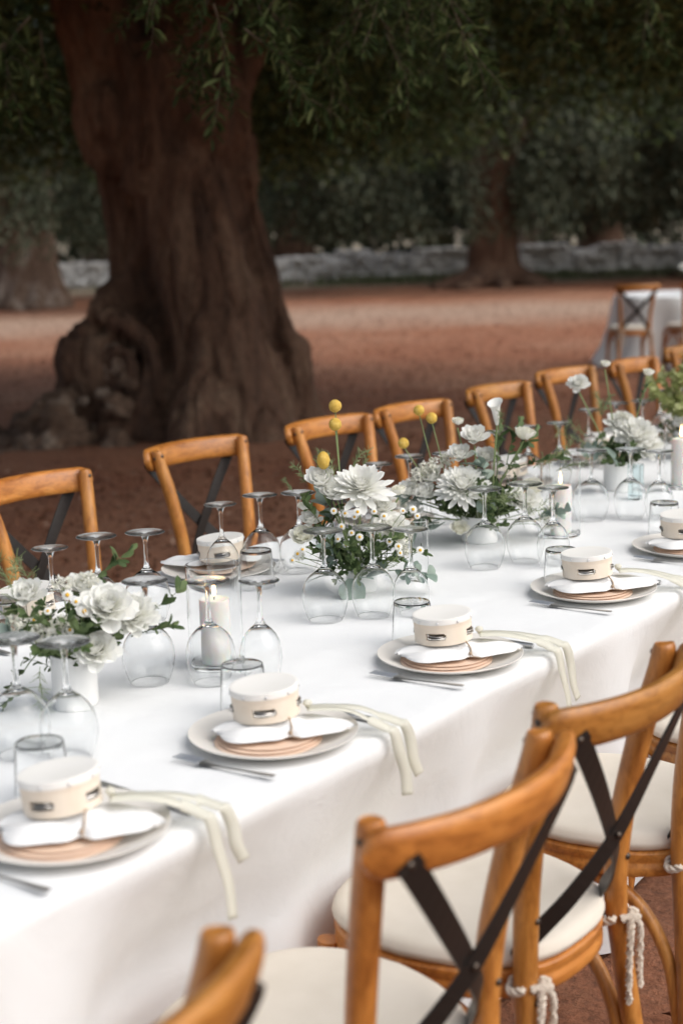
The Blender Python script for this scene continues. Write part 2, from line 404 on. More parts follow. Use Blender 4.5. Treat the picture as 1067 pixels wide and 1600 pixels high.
def big_trunk():
    s = .0047; b = B()
    def pt(x, y, d=0): return ((x-280)*s, d*s, (690-y)*s)
    def tb(pts, n=14): 
        pp = smooth_path([(*pt(x, y, d), r*s) for x, y, d, r in pts], 5)
        b.tube([q[:3] for q in pp], [max(.01, q[3]) for q in pp], n)
    # body, leaning slightly; d < 0 is towards the table
    tb([(300, 760, 30, 125), (306, 640, 30, 118), (308, 540, 30, 92), (302, 430, 30, 86), (292, 330, 30, 92), (276, 230, 20, 106), (262, 150, 20, 105)])
    # the broad smooth column on the face, leaning to the right as it comes down
    tb([(292, 215, -20, 72), (312, 300, -40, 72), (334, 420, -58, 76), (356, 540, -72, 84), (368, 650, -90, 96), (378, 770, -120, 112)], 18)
    # dark recessed column on the left
    tb([(208, 230, 5, 50), (208, 340, 5, 37), (222, 440, -5, 40), (246, 520, -35, 44), (268, 620, -80, 50), (262, 770, -130, 62)])
    # thin right-hand strand with its bulge, parted from the column by a crack
    tb([(378, 220, -5, 44), (402, 340, -8, 30), (424, 440, -22, 27), (450, 520, -40, 26), (468, 565, -45, 29), (470, 625, -48, 32), (500, 700, -50, 34), (548, 775, -50, 28)])
    b.ball(pt(466, 548, -46), .15, 12, 8); b.ball(pt(394, 285, -15), .17, 12, 8)
    # overhanging lobes under the fork
    b.ball(pt(212, 195, -30), (.34, .34, .44), 16, 10); b.ball(pt(348, 185, -35), (.33, .32, .40), 16, 10); b.ball(pt(275, 150, -50), (.28, .26, .40), 14, 9)
    # lower ridges
    tb([(330, 560, -130, 30), (318, 660, -175, 40), (300, 770, -215, 42)]); tb([(410, 590, -110, 28), (430, 680, -130, 36), (450, 775, -160, 36)])
    # burl with its hollows
    for x, y, d, r in ((160, 560, -50, 74), (132, 600, -45, 50), (190, 510, -45, 52), (215, 600, -70, 56), (150, 640, -60, 62), (205, 660, -95, 62)): b.ball(pt(x, y, d), r*s, 16, 10)
    tb([(208, 440, -20, 28), (172, 478, -76, 20), (205, 490, -102, 16), (240, 512, -110, 15), (256, 555, -116, 14), (246, 612, -124, 17), (210, 640, -138, 22)])
    tb([(182, 560, -118, 9), (190, 538, -122, 9), (206, 533, -124, 8), (220, 547, -124, 8), (221, 570, -124, 8), (206, 586, -124, 8)], 9)
    for pts in ([(200, 690, -60, 34), (120, 715, -80, 28), (40, 740, -90, 24), (-40, 765, -90, 16)], [(280, 700, -120, 34), (250, 740, -180, 28), (200, 770, -230, 18)], [(380, 710, -100, 34), (420, 750, -160, 26), (440, 775, -210, 14)],
                [(330, 700, 60, 60), (360, 760, 140, 30)], [(220, 690, 60, 60), (140, 755, 130, 30)], [(455, 660, -30, 36), (520, 705, -20, 28), (580, 750, 0, 20), (640, 780, 20, 10)], [(430, 690, -70, 36), (500, 735, -110, 28), (545, 770, -140, 16)]): tb(pts)
    # limbs
    tb([(255, 230, 0, 78), (205, 110, -10, 66), (168, 0, -20, 56), (110, -130, -60, 44), (20, -280, -140, 30), (-120, -420, -260, 14)])
    tb([(300, 230, 10, 84), (318, 110, 10, 72), (345, -20, 10, 58), (400, -150, -30, 44), (520, -290, -110, 30), (700, -420, -200, 14)])
    tb([(262, 170, 40, 70), (262, 20, 60, 56), (250, -140, 100, 44), (220, -330, 160, 24)])
    tb([(360, 240, 10, 40), (372, 160, 40, 36), (420, 20, 120, 36), (520, -160, 260, 28), (640, -330, 380, 14)])
    tb([(228, 300, -78, 24), (258, 240, -88, 26), (262, 190, -84, 24), (240, 120, -74, 22), (225, 60, -60, 20)], 10)
    hole = [(pt(204, 558, -125), .050, .15), (pt(176, 500, -95), .06, .12), (pt(338, 640, -175), .08, .09), (pt(236, 470, -60), .10, .10)]
    def disp(p):
        v = Vector(p); q = Vector((p[0]*2.2, p[1]*2.2, p[2]*.7))
        d = .045*noise.noise(q*1.3) + .045*(.5-abs(noise.noise(Vector((p[0]*4.2, p[1]*4.2, p[2]*.9))))) - .02 + .03*noise.noise(Vector((p[0]*8, p[1]*8, p[2]*2.2)))
        ck = abs(noise.noise(Vector((p[0]*5.5, p[1]*5.5, p[2]*.75+4)))); d -= .045*max(0, .10-ck)/.10
        low = max(0, min(1, (.55-p[2])/.4)); lf = max(0, min(1, (-.25-p[0])/.3))
        d += .035*low*lf*noise.noise(v*9) + .012*noise.noise(Vector((p[0]*22, p[1]*22, p[2]*7))) + .02*low*lf*noise.noise(v*24)
        for c, r, k in hole:
            e = (v-Vector(c)).length/r
            if e < 2: d -= k*math.exp(-e*e*1.6)
        return d
    return remeshed('trunk', b, .026, 'olive_bark', disp, 2)
def crown_mesh(name, n_cl, per, rad, zlo, zhi, L, m, hang=.7, seed=1, spread=.5, core=0, vert=1.15, dome=.10, tilt=0, lobes=0):
    g = np.random.default_rng(seed); Cs = []; nl = n_cl; n_cl = lobes or n_cl
    while len(Cs) < n_cl:
        a = g.random()*2*math.pi; rr = rad*math.sqrt(g.random())*(.9+.2*g.random()); t = g.random()
        top = zhi*(1-.55*(rr/rad)**2); bot = zlo + (zhi-zlo)*dome*(1-rr/rad) + .35*g.normal() - tilt*rr*math.sin(a)/rad
        z = bot + (top-bot)*t
        Cs.append((rr*math.cos(a), rr*math.sin(a), max(zlo*.75, z)))
    Cs = np.array(Cs)
    if lobes: k = max(1, nl//lobes); Cs = np.repeat(Cs, k, 0); Cs = Cs + g.normal(size=Cs.shape)*np.array([.52, .52, .70])
    C = np.repeat(Cs, per, 0); n = len(C)
    off = g.normal(size=(n, 3))*np.array([spread, spread, spread*vert]); C = C + off
    C = C[C[:, 2] > core - tilt*C[:, 1]/rad]; off = off[:len(C)]; n = len(C)
    D = g.normal(size=(n, 3)) + np.array([0, 0, -hang]) + off*.6
    return fast_mesh(name, leaves(C, D, L*(.7+.6*g.random(n)), L*.26*(.8+.5*g.random(n))), 4, m, LQ)
def twig_mesh(seed, L=.48, nl=34, leafL=.070):
    """a drooping olive twig with paired lance leaves"""
    g = random.Random(seed); b = B(); pts = [Vector((0, 0, 0))]; d = Vector((g.uniform(-.6, .6), g.uniform(-.6, .6), -.35)).normalized()
    for k in range(9): d = (d + Vector((g.uniform(-.25, .25), g.uniform(-.25, .25), -.13))).normalized(); pts.append(pts[-1] + d*L/9)
    b.tube(pts, [.0042-.00036*k for k in range(10)], 5)
    br = [(pts, 1)]
    for k in (2, 4, 6):
        q = [pts[k]]; dd = (pts[k+1]-pts[k]).normalized() + Vector((g.uniform(-1, 1), g.uniform(-1, 1), g.uniform(-.5, .6))); dd.normalize()
        for j in range(6): dd = (dd+Vector((g.uniform(-.2, .2), g.uniform(-.2, .2), -.1))).normalized(); q.append(q[-1]+dd*L*.075)
        b.tube(q, [.0025-.0003*j for j in range(7)], 4); br.append((q, .8))
    nt_ = len(b.f); lv = []
    for path, sc in br:
        for j in range(1, len(path)):
            t = (path[j]-path[j-1]).normalized()
            for s_ in range(4):
                base = path[j-1].lerp(path[j], g.random()); sd = Vector((g.uniform(-1, 1), g.uniform(-1, 1), g.uniform(-.6, .9))); sd = (sd - t*sd.dot(t)).normalized()
                dr = (t*g.uniform(.3, 1.1) + sd).normalized(); l = leafL*g.uniform(.65, 1.25)*sc; w = l*g.uniform(.20, .30)
                wd = dr.cross(Vector((g.uniform(-.5, .5), g.uniform(-.5, .5), 1))).normalized(); nn = wd.cross(dr)
                o = len(b.v); m1 = base+dr*l*.3; m2 = base+dr*l*.7
                b.v += [tuple(x) for x in (base, m1+wd*w*.45+nn*w*.2, m2+wd*w*.42+nn*w*.12, base+dr*l-nn*l*.06, m2-wd*w*.42+nn*w*.12, m1-wd*w*.45+nn*w*.2, m1, m2-nn*l*.02)]
                b.f += [(o, o+1, o+6), (o+1, o+2, o+7, o+6), (o+2, o+3, o+7), (o, o+6, o+5), (o+6, o+7, o+4, o+5), (o+7, o+3, o+4)]
    me = bpy.data.meshes.new('leafy_twig'); me.from_pydata(b.v, [], b.f); me.materials.append(MATS['twig_wood']); me.materials.append(MATS['olive_leaf'])
    me.polygons.foreach_set('material_index', [0]*nt_ + [1]*(len(b.f)-nt_)); me.polygons.foreach_set('use_smooth', [True]*len(b.f)); me.update(); return me
def root_mass():
    s = .0047; b = B(); g = random.Random(3)
    def pt(x, y, d=0): return ((x-280)*s, d*s, (690-y)*s)
    for k in range(240):
        t = g.random()**.8; x = -60 + 290*t + g.uniform(-15, 15); top = 700-170*t
        y = g.uniform(top, 765); r = g.uniform(9, 26)
        b.ball(pt(x, y, g.uniform(-150, 20) - (y-600)*.5), (r*s*g.uniform(.8, 1.5), r*s, r*s*g.uniform(.8, 1.3)), 9, 6, .12)
    def disp(p):
        v = Vector(p); return .045*noise.noise(v*7) + .04*noise.noise(v*15) + .015*noise.noise(v*34)
    return remeshed('root_mass', b, .024, 'lichen_bark', disp, 1)
BIG = RF(-1.2, 11.5)
def big_tree():
    r = root('olive_tree', BIG, -TH, 'old olive tree with thick gnarled dark trunk and burl behind the long table', 'tree')
    link('trunk', big_trunk(), r); link('root_mass', root_mass(), r)
    link('crown', crown_mesh('crown', 840, 330, 5.2, 3.25, 6.8, .115, 'olive_leaf', .5, 5, .36, 2.95, 1.15, .10, .9), r, (-.2, -1.0, 0), None, (1.15, 1.3, 1))
    tw = [twig_mesh(k) for k in range(7)]
    # sprays hanging into view: (right, forward, z of the twig's root)
    spots = []
    g = random.Random(11)
    def spray(px, py, D, n, sp=.28):
        # px, py: position across / height of a spray at distance D, written as metres below
        R = (px-520)/2385*D; Z = 1.586 + (347-py)/2385*D
        for _ in range(n): spots.append((R+g.uniform(-sp, sp), D+g.uniform(-.35, .5), Z+g.uniform(-.05, sp*1.25)))
    for a in ((15, 30, 6.2, 6, .2), (50, 100, 6.2, 4, .12), (20, 150, 6.3, 3, .10), (330, 30, 6.0, 4, .18), (365, 100, 6.0, 4, .14), (385, 150, 6.1, 2, .08), (440, 20, 6.4, 4, .2), (550, 15, 6.0, 5, .2), (610, 80, 6.0, 5, .17), (600, 145, 6.0, 3, .10), (690, 20, 6.1, 4, .2), (755, 60, 6.3, 3, .14), (500, 40, 7.2, 4, .25),
              (880, 0, 6.8, 4, .25), (1000, -10, 6.6, 4, .2), (1060, 40, 6.4, 2, .1), (820, -25, 6.5, 4, .25)): spray(*a)
    for (R, F_, Z) in spots:
        v = RF(R, F_) - BIG; loc = Vector((v.x*RX+v.y*RY, v.x*FX+v.y*FY, Z+.22))
        link('leafy_twig', g.choice(tw), r, loc, (g.uniform(-.25, .25), g.uniform(-.25, .25), g.uniform(0, 6.28)), g.uniform(.8, 1.15))
    # boughs carrying the sprays
    for pts in ([(-1.5, -.4, 3.6), (-1.6, -2.4, 3.5), (-1.2, -4.2, 3.0), (-.9, -5.3, 2.75)], [(.6, -.5, 3.7), (1.0, -2.5, 3.6), (1.0, -4.3, 3.1), (1.5, -5.4, 2.8)], [(1.2, 0, 3.8), (2.4, -2.0, 3.6), (2.7, -4.4, 3.1)]):
        pp = smooth_path([(*p, .05-.013*i) for i, p in enumerate(pts)], 6); b = B(); b.tube([q[:3] for q in pp], [q[3] for q in pp], 8)
        link('branch', b.mesh('branch', 'twig_wood'), r)
big_tree()

def grove_trunk(seed, R=.6, h=3.2, flare=2.3):
    g = random.Random(seed); b = B()
    for k in range(11):
        a = 2*math.pi*k/11 + g.uniform(-.2, .2); ca, sa = math.cos(a), math.sin(a); q = R*g.uniform(.45, .62); tw = g.uniform(.2, .5)
        pts = []
        for z, m_, rr in ((-.1, flare*g.uniform(.85, 1.1), .30), (.25, 1.55, .34), (.8, 1.1, .36), (1.6, .9, .36), (2.4, .95, .34), (h, 1.15, .30)):
            an = a + tw*z; pts.append((q*m_*math.cos(an), q*m_*math.sin(an), z, R*rr))
        pp = smooth_path(pts, 4); b.tube([p[:3] for p in pp], [p[3] for p in pp], 8)
    b.tube([(0, 0, 0), (0, 0, h)], [R*.8, R*.7], 12)
    for k in range(4):
        a = k*1.6+g.uniform(-.4, .4); pp = smooth_path([(0, 0, h-.5, R*.5), (math.cos(a)*.8, math.sin(a)*.8, h+.7, R*.36), (math.cos(a)*2.0, math.sin(a)*2.0, h+1.7, R*.22), (math.cos(a)*3.4, math.sin(a)*3.4, h+2.2, R*.1)], 4)
        b.tube([p[:3] for p in pp], [p[3] for p in pp], 8)
    return b
def grove():
    tr1 = remeshed('trunk', grove_trunk(1, .70, 3.0, 4.6), .07, 'olive_bark', lambda p: .06*noise.noise(Vector((p[0]*2.5, p[1]*2.5, p[2]*.8))), 3)
    tr2 = remeshed('trunk', grove_trunk(2, .85, 3.0, 2.2), .07, 'grey_bark', lambda p: .09*noise.noise(Vector((p[0]*2.5, p[1]*2.5, p[2]*.8))), 2)
    cr = [crown_mesh('crown', 320, 170, 5.6, 2.0, 8.8, .20, 'olive_leaf_far', 1.6, 21+k, .24, 1.2, 1.9, -.05, 0, 64) for k in range(3)]
    T = [(3.75, 36.6, 0, 0, 1.0, 'fluted olive tree with flared dark base in front of the stone wall'),
         (-6.45, 32.6, 1, 1, .82, 'olive tree with pale grey lichen on its stout trunk, behind the gnarled tree'),
         (9.6, 37.5, 0, 2, .95, 'olive tree with low hanging branches behind the small far table'),
         (-1.2, 47, 0, 1, 1.05, 'olive tree beyond the stone wall, framed between two trunks'),
         (5.6, 49, 1, 0, 1.1, 'olive tree beyond the wall directly behind the fluted trunk'),
         (-12.5, 44, 0, 2, 1.1, 'olive tree at the grove edge beyond the lichen-covered trunk'),
         (13.5, 47, 1, 1, 1.1, 'tall olive tree beyond the wall behind the far table'),
         (18, 40, 0, 0, 1.0, 'olive tree past the far table at the edge of the view'),
         (-7.5, 53, 1, 0, 1.1, 'olive tree deep in the grove behind the lichen-covered trunk'),
         (10, 58, 0, 2, 1.2, 'tallest olive tree at the back of the grove')]
    for k, (r_, f_, t, c, s_, lab) in enumerate(T):
        o = root('olive_tree', RF(r_, f_), random.uniform(0, 6.28) if k else .6, lab, 'tree', 'olive trees of the grove')
        link('trunk', (tr1, tr2)[t], o, None, None, s_); link('crown', cr[c], o, None, (0, 0, k*1.3), (s_, s_, s_))
    N = 26000; a = np.random.default_rng(5); r = -34+90*a.random(N); z = 15*a.random(N)**.9; f = 66+8*a.random(N) + .08*np.abs(r)
    C = np.stack([r*RX+f*FX, r*RY+f*FY, z], 1)
    o = link('far_treeline', fast_mesh('far_treeline', leaves(C, a.normal(size=(N, 3))+np.array([0, 0, -.8]), .9+.5*a.random(N), .34), 4, 'olive_leaf_far', LQ))
    tag(o, 'dark far-off mass of olive foliage closing the grove', 'trees', None, 'stuff')
grove()

# ================================================================== LONG TABLE
TX0, TX1, TY0, TY1, TZ = -.8, 8.8, 1.40, 2.60, .75
CHAIRS_NEAR = [(.85, 1.20, -2), (1.528, 1.226, -1.5), (2.002, 1.266, -1), (2.53, 1.262, 1), (3.12, 1.25, 0)]
CHAIRS_FAR = [(2.83, 2.930, 1), (3.545, 2.985, -4), (4.17, 2.930, -4), (4.65, 2.905, -4), (5.33, 2.940, -2), (6.0, 3.005, -5), (6.53, 2.920, 0), (7.25, 2.99, 2)]
def table():
    r = root('long_table', ((TX0+TX1)/2, 2, 0), 0, 'long banquet table hidden under the white linen cloth', 'table')
    b = B(); b.box((TX0+.02-4, TY0+.025-2, .70), (TX1-.02-4, TY1-.025-2, .742)); link('tabletop', b.mesh('tabletop', 'honey_wood', False), r)
    b = B(); b.box((-.03, -.03, 0), (.03, .03, .70)); lm = b.mesh('leg', 'honey_wood', False)
    for x in (-4.5, -1.5, 1.5, 4.5):
        for y in (-.36, .36): link('leg', lm, r, (x, y, 0))
def tablecloth():
    b = B(); xs = np.arange(TX0, TX1+.001, .025); rows = []
    def fold(x, sd): return .5*math.sin(x*7.1+sd) + .35*math.sin(x*12.7+1.3*sd+.6*math.sin(x*2.1)) + .5*noise.noise(Vector((x*3.3, sd*5, 0)))
    zs = [.012, .05, .1, .16, .22, .28, .34, .40, .45, .49, .53, .57, .60, .63, .66, .69, .71, .725]
    for x in xs:
        push = sum(math.exp(-((x-c[0])/.23)**4) for c in CHAIRS_NEAR)
        row = []
        for z in zs:
            d = (TZ-z)/TZ; o = .021*fold(x, 1)*min(1, d*2.0+.10) + .012*d + .006*noise.noise(Vector((x*9, z*5, 4)))*min(1, d*4)
            pin = push*.115*max(0, min(1, (.72-z)/.20))
            row.append((x + .006*noise.noise(Vector((x*4, z*3, 8)))*d, TY0 - o + pin, z if z > .02 else z+.006*fold(x, 3)))
        ed = .004*fold(x, 1)*.4
        for a in (0, 25, 50, 70, 90): row.append((x, TY0+.016-.016*math.cos(math.radians(a))-ed, TZ-.016+.016*math.sin(math.radians(a))))
        for y in np.linspace(TY0+.05, TY1-.05, 34):
            w = .0011*noise.noise(Vector((x*5, y*5, 2))) + .0008*noise.noise(Vector((x*14, y*9, 5)))
            for fy in (1.79, 2.21): w += .0036*math.exp(-((y-fy)/.011)**2)
            for fx in (1.15, 2.3, 3.45, 4.6): w += .0036*math.exp(-((x-fx)/.013)**2)
            row.append((x, y, TZ + w))
        for a in (90, 60, 30, 0): row.append((x, TY1-.016+.016*math.cos(math.radians(a)), TZ-.016+.016*math.sin(math.radians(a))))
        for z in zs[::-1]:
            d = (TZ-z)/TZ; row.append((x, TY1 + .028*fold(x, 2)*d + .02*d, z))
        rows.append(row)
    b.grid(rows)
    for xe, s_ in ((TX0, -1), (TX1, 1)):
        rr = []
        for y in np.linspace(TY0, TY1, 50): rr.append([(xe + s_*(.03*fold(y, 5)*(TZ-z)+.02*(TZ-z)+.001), y, z) for z in zs+[.74, .75]])
        b.grid(rr)
    o = link('tablecloth', b.mesh('tablecloth', 'white_linen'))
    tag(o, 'white linen cloth falling to the ground over the long table', 'tablecloth')
table(); tablecloth()

# ---- cross-back chair (sitter faces +Y, origin on the floor under the seat)
def rope(b, path, r=.0054, n=5, pitch=.024):
    pts = [Vector(p[:3]) for p in smooth_path(path, 8)]; s_ = 0; strands = [[], []]
    for i, p in enumerate(pts):
        if i: s_ += (p-pts[i-1]).length
        t = (pts[min(i+1, len(pts)-1)]-pts[max(i-1, 0)]).normalized(); u = Vector((0, 0, 1)) if abs(t.z) < .9 else Vector((1, 0, 0)); a = t.cross(u).normalized(); c = t.cross(a)
        for k in (0, 1):
            an = s_/pitch*2*math.pi + k*math.pi; strands[k].append(p + (a*math.cos(an)+c*math.sin(an))*r*.62)
    for st in strands: b.tube(st, r*.8, n)
def chair_meshes():
    M = {}
    for s_, k in ((-1, 'L'), (1, 'R')):
        pp = smooth_path([(s_*.192, -.235, 0, .0165), (s_*.172, -.218, .18, .0175), (s_*.150, -.196, .40, .0185), (s_*.143, -.190, .50, .0195), (s_*.148, -.198, .62, .0200), (s_*.164, -.222, .76, .0202), (s_*.181, -.246, .865, .0198), (s_*.186, -.253, .905, .018), (s_*.1865, -.2535, .9115, .011)], 5)
        b = B(); b.tube([q[:3] for q in pp], [q[3] for q in pp], 12, flat=1.0); M['post'+k] = b.mesh('back_post', 'honey_wood')
        b = B(); b.tube([(s_*.168, .17, .43), (s_*.176, .185, .2), (s_*.186, .205, 0)], [.0185, .0175, .015], 12); M['front'+k] = b.mesh('front_leg', 'honey_wood')
        pp = smooth_path([(s_*.160, -.20, .13), (s_*.164, -.175, .27), (s_*.168, -.115, .365), (s_*.170, -.02, .398), (s_*.172, .085, .365), (s_*.176, .15, .27), (s_*.178, .178, .13)], 6)
        b = B(); b.tube(pp, .0125, 10); M['brace'+k] = b.mesh('bent_brace', 'honey_wood')
        # strap from this end of the rail to the opposite foot of the back
        path = smooth_path([(s_*.188, -.3045, .872), (s_*.172, -.3045, .852), (s_*.09, -.287, .755), (0, -.262-.004*s_, .655), (-s_*.07, -.228, .572), (-s_*.118, -.176, .498), (-s_*.126, -.166, .470)], 5)
        b = B(); side = [(s_*.66, 0, .75)]*len(path)
        side = [Vector((.64, .34*q[0]/.188, -s_*.70)) for q in path]
        b.strip(path, side, [.035]*len(path), .0035); M['strap'+k] = b.mesh('cross_strap', 'dark_iron', False)
        b = B(); rope(b, [(s_*.143+.024*math.cos(a), -.19+.024*math.sin(a), .445+.006*math.sin(2*a)) for a in np.linspace(-2.2, 3.6, 12)] )
        kx, ky = s_*.143+.006, -.19-.027
        rope(b, [(kx-.012, ky, .452), (kx+.004, ky-.008, .446), (kx+.012, ky, .452), (kx, ky+.002, .458)])
        rope(b, [(kx-.006, ky-.002, .448), (kx-.016, ky-.006, .425), (kx-.02, ky-.006, .37), (kx-.014, ky-.003, .30)])
        rope(b, [(kx+.006, ky-.002, .448), (kx+.018, ky-.006, .42), (kx+.02, ky-.004, .36), (kx+.024, ky-.003, .315)])
        M['rope'+k] = b.mesh('tie_rope', 'cotton_rope')
    # top rail: bent plank behind the posts
    b = B(); rows = []
    for i in range(33):
        u = -1 + 2*i/32; a = u*.80; R = .29; x = R*math.sin(a)/math.sin(.80)*.222/R*1.0; x = .222*math.sin(a)/math.sin(.8)
        y = -.334 + .072*(1-math.cos(a))/(1-math.cos(.8)); e = max(0, abs(u)-.86)/.14; h = .0345*math.sqrt(max(.03, 1-e*e)); t = .0165*(1-.45*e)
        lean = .22; row = []
        tx = Vector((math.cos(a), math.sin(a)*.65, 0)).normalized(); nrm = Vector((-tx.y, tx.x, 0))
        for k in range(14):
            q = 2*math.pi*k/14; cu, su = math.cos(q), math.sin(q); uu = math.copysign(abs(cu)**.7, cu)*t; vv = math.copysign(abs(su)**.75, su)*h
            row.append(Vector((x, y, .880)) + nrm*(uu - vv*lean) + Vector((0, 0, vv)))
        rows.append(row)
    v = [p for r in rows for p in r]; f = []
    for i in range(32):
        for k in range(14): f.append((i*14+k, i*14+(k+1) % 14, (i+1)*14+(k+1) % 14, (i+1)*14+k))
    f += [tuple(range(14)), tuple(range(32*14, 33*14))]; b.add(v, f); M['rail'] = b.mesh('top_rail', 'honey_wood_bent')
    # seat outline
    def outline(sc, n=44):
        o = []
        for k in range(n):
            a = 2*math.pi*k/n; c, s_ = math.cos(a), math.sin(a); e = 2/2.7
            x = math.copysign(abs(c)**e, c)*.208*sc; y = math.copysign(abs(s_)**e, s_)*.208*sc
            if y < 0: x *= 1-.16*(-y/.208)
            o.append((x, y))
        return o
    def solid(levels, m, name):
        b = B(); n = 44; v = []; f = []
        for sc, z in levels: v += [(x, y, z) for x, y in outline(sc)]
        for i in range(len(levels)-1):
            for k in range(n): f.append((i*n+k, i*n+(k+1) % n, (i+1)*n+(k+1) % n, (i+1)*n+k))
        f += [tuple(range(n)), tuple(range((len(levels)-1)*n, len(levels)*n))]; b.add(v, f); return b.mesh(name, m)
    M['frame'] = solid([(.90, .412), (.985, .413), (1.0, .418), (1.0, .432), (.985, .437), (.985, .441), (1.0, .446), (1.0, .456), (.98, .460), (.9, .461)], 'honey_wood_bent', 'seat_frame')
    M['cushion'] = solid([(.90, .461), (.975, .463), (1.005, .470), (1.012, .474), (1.016, .477), (1.010, .480), (1.004, .486), (.975, .494), (.92, .499), (.75, .503), (.4, .506), (.05, .507)], 'cream_cotton', 'seat_cushion')
    b = B(); b.ball((0, 0, 0), (.0062, .0062, .0045), 8, 5); M['bolt'] = b.mesh('bolt', 'screw_metal')
    return M
CH = chair_meshes()
def chair(x, y, rz, label, group, rz0=0):
    r = root('cross_back_chair', (x, y, 0), rz0 + math.radians(rz), label, 'chair', group)
    for k, s_ in (('L', -1), ('R', 1)):
        p = link('back_post', CH['post'+k], r)
        for z, yy, xx in ((.555, -.2115, .1435), (.425, -.2135, .148)): link('bolt', CH['bolt'], p, (s_*xx, yy, z), (math.pi/2, 0, 0))
        link('bolt', CH['bolt'], p, (s_*.184, -.2335, .895), (math.pi/2, 0, 0)); link('bolt', CH['bolt'], p, (s_*.202, -.249, .888), (0, math.pi/2, 0))
        link('front_leg', CH['front'+k], r); link('bent_brace', CH['brace'+k], r)
        st = link('cross_strap', CH['strap'+k], r); link('bolt', CH['bolt'], st, (s_*.184, -.3065, .868), (math.pi/2, 0, 0))
        if s_ < 0: link('bolt', CH['bolt'], st, (0, -.270, .655), (math.pi/2, 0, 0))
    link('top_rail', CH['rail'], r); link('seat_frame', CH['frame'], r)
    c = link('seat_cushion', CH['cushion'], r)
    for k in 'LR': link('tie_rope', CH['rope'+k], c)
ORD = ['first', 'second', 'third', 'fourth', 'fifth', 'sixth', 'seventh', 'eighth']
near_lab = ['honey wood cross-back chair nearest the camera, only its rail and seat edge in view', 'honey wood cross-back chair with blurred rail, second along the camera side of the table',
            'honey wood cross-back chair with cream cushion and rope ties, third along the camera side', 'honey wood cross-back chair cut by the picture edge, fourth along the camera side', 'honey wood cross-back chair, fifth along the camera side, mostly out of view']
for (x, y, a), lab in zip(CHAIRS_NEAR, near_lab): chair(x, y, a, lab, 'chairs along the camera side of the long table')
for k, (x, y, a) in enumerate(CHAIRS_FAR): chair(x, y, a, 'honey wood cross-back chair, %s in the row across the table from the gnarled trunk' % ORD[k], 'chairs along the far side of the long table', math.pi)

# ================================================================== TABLEWARE
def glass_meshes():
    G = {}
    def wine(rb, h=.195, foot=.043):
        k = rb/.05; out = [(.036*k, 0), (.0415*k, .012), (.0472*k, .030), (.0498*k, .048), (.0487*k, .064), (.0440*k, .080), (.0355*k, .093), (.0250*k, .103), (.0150*k, .1098), (.0080, .1155), (.0050, .124), (.0042, .140), (.0042, h-.028), (.0052, h-.018), (.0085, h-.0095), (.018, h-.0048), (.030, h-.0028), (foot-.001, h-.0016), (foot, h-.0009), (foot-.001, h-.0002), (.030, h-.0002), (.012, h-.0002), (0.0001, h-.0002)]
        inn = [(.0349*k, .0), (.0404*k, .012), (.0461*k, .030), (.0487*k, .048), (.0478*k, .064), (.0430*k, .0796), (.0343*k, .0922), (.0236*k, .1019), (.0130*k, .1076), (.0001, .1095)]
        k_ = next(i for i, q in enumerate(out) if q[1] > h-.0096)
        b = B(); b.lathe(inn[::-1]+out[:k_+1], 40); f = B(); f.lathe(out[k_:], 40)
        return b.mesh('wine_glass', 'clear_glass', closed=True), f.mesh('foot', 'foot_glass', closed=True)
    G['red'] = wine(.050); G['white'] = wine(.047); G['small'] = wine(.040, .195, .038)
    b = B(); b.lathe([(.0001, .0872), (.0338, .0872), (.0361, .084), (.0409, 0), (.0418, 0), (.0372, .084), (.0360, .089), (.0345, .090), (.0001, .0895)], 40); G['tumbler'] = b.mesh('tumbler', 'clear_glass', closed=True)
    b = B(); b.lathe([(.0001, .0065), (.0485, .0065), (.0513, .010), (.0513, .1990), (.0520, .200), (.0528, .1990), (.0528, .004), (.0515, 0), (.0001, 0)], 48); G['hurricane'] = b.mesh('glass_cylinder', 'clear_glass', closed=True)
    b = B(); b.lathe([(.0001, .008), (.020, .008), (.0213, .012), (.0213, .1385), (.0222, .139), (.0230, .138), (.0230, .003), (.022, 0), (.0001, 0)], 32); G['bud'] = b.mesh('glass_cylinder', 'clear_glass', closed=True)
    b = B(); b.lathe([(.0001, .010), (.019, .010), (.021, .014), (.021, .1045), (.0222, .105), (.0234, .104), (.0234, .003), (.022, 0), (.0001, 0)], 6); G['teal'] = b.mesh('teal_vase', 'teal_glass', False, True)
    return G
GL = glass_meshes()
def one(name, me, x, y, z, lab, cat, grp, rz=0, tilt=(0, 0)):
    return tag(link(name, me, None, (x, y, z), (tilt[0], tilt[1], rz)), lab, cat, grp)
zt = TZ + .0012
# foot positions of the upturned glasses
NEAR_GL = [[(1.572, 1.853, 'red'), (1.600, 1.766, 'white')], [(1.975, 1.950, 'red'), (2.035, 1.848, 'white'), (2.083, 1.768, 'small')], [(2.505, 1.940, 'red'), (2.585, 1.872, 'white'), (2.606, 1.787, 'small')],
           [(3.100, 1.907, 'red'), (3.205, 1.855, 'white'), (3.185, 1.766, 'small')], [(3.753, 1.961, 'red'), (3.821, 1.875, 'white'), (3.823, 1.789, 'small')]]
FAR_GL = [[(2.089, 2.328, 'small'), (2.225, 2.334, 'white'), (2.306, 2.27, 'red')], [(2.638, 2.343, 'small'), (2.774, 2.338, 'white'), (2.845, 2.277, 'red')], [(3.295, 2.36, 'small'), (3.446, 2.358, 'white'), (3.529, 2.292, 'red')],
          [(3.965, 2.393, 'small'), (4.105, 2.362, 'white'), (4.224, 2.317, 'red')], [(4.562, 2.392, 'small'), (4.757, 2.39, 'white'), (4.86, 2.336, 'red')], [(5.17, 2.417, 'small'), (5.33, 2.40, 'white'), (5.45, 2.36, 'red')]]
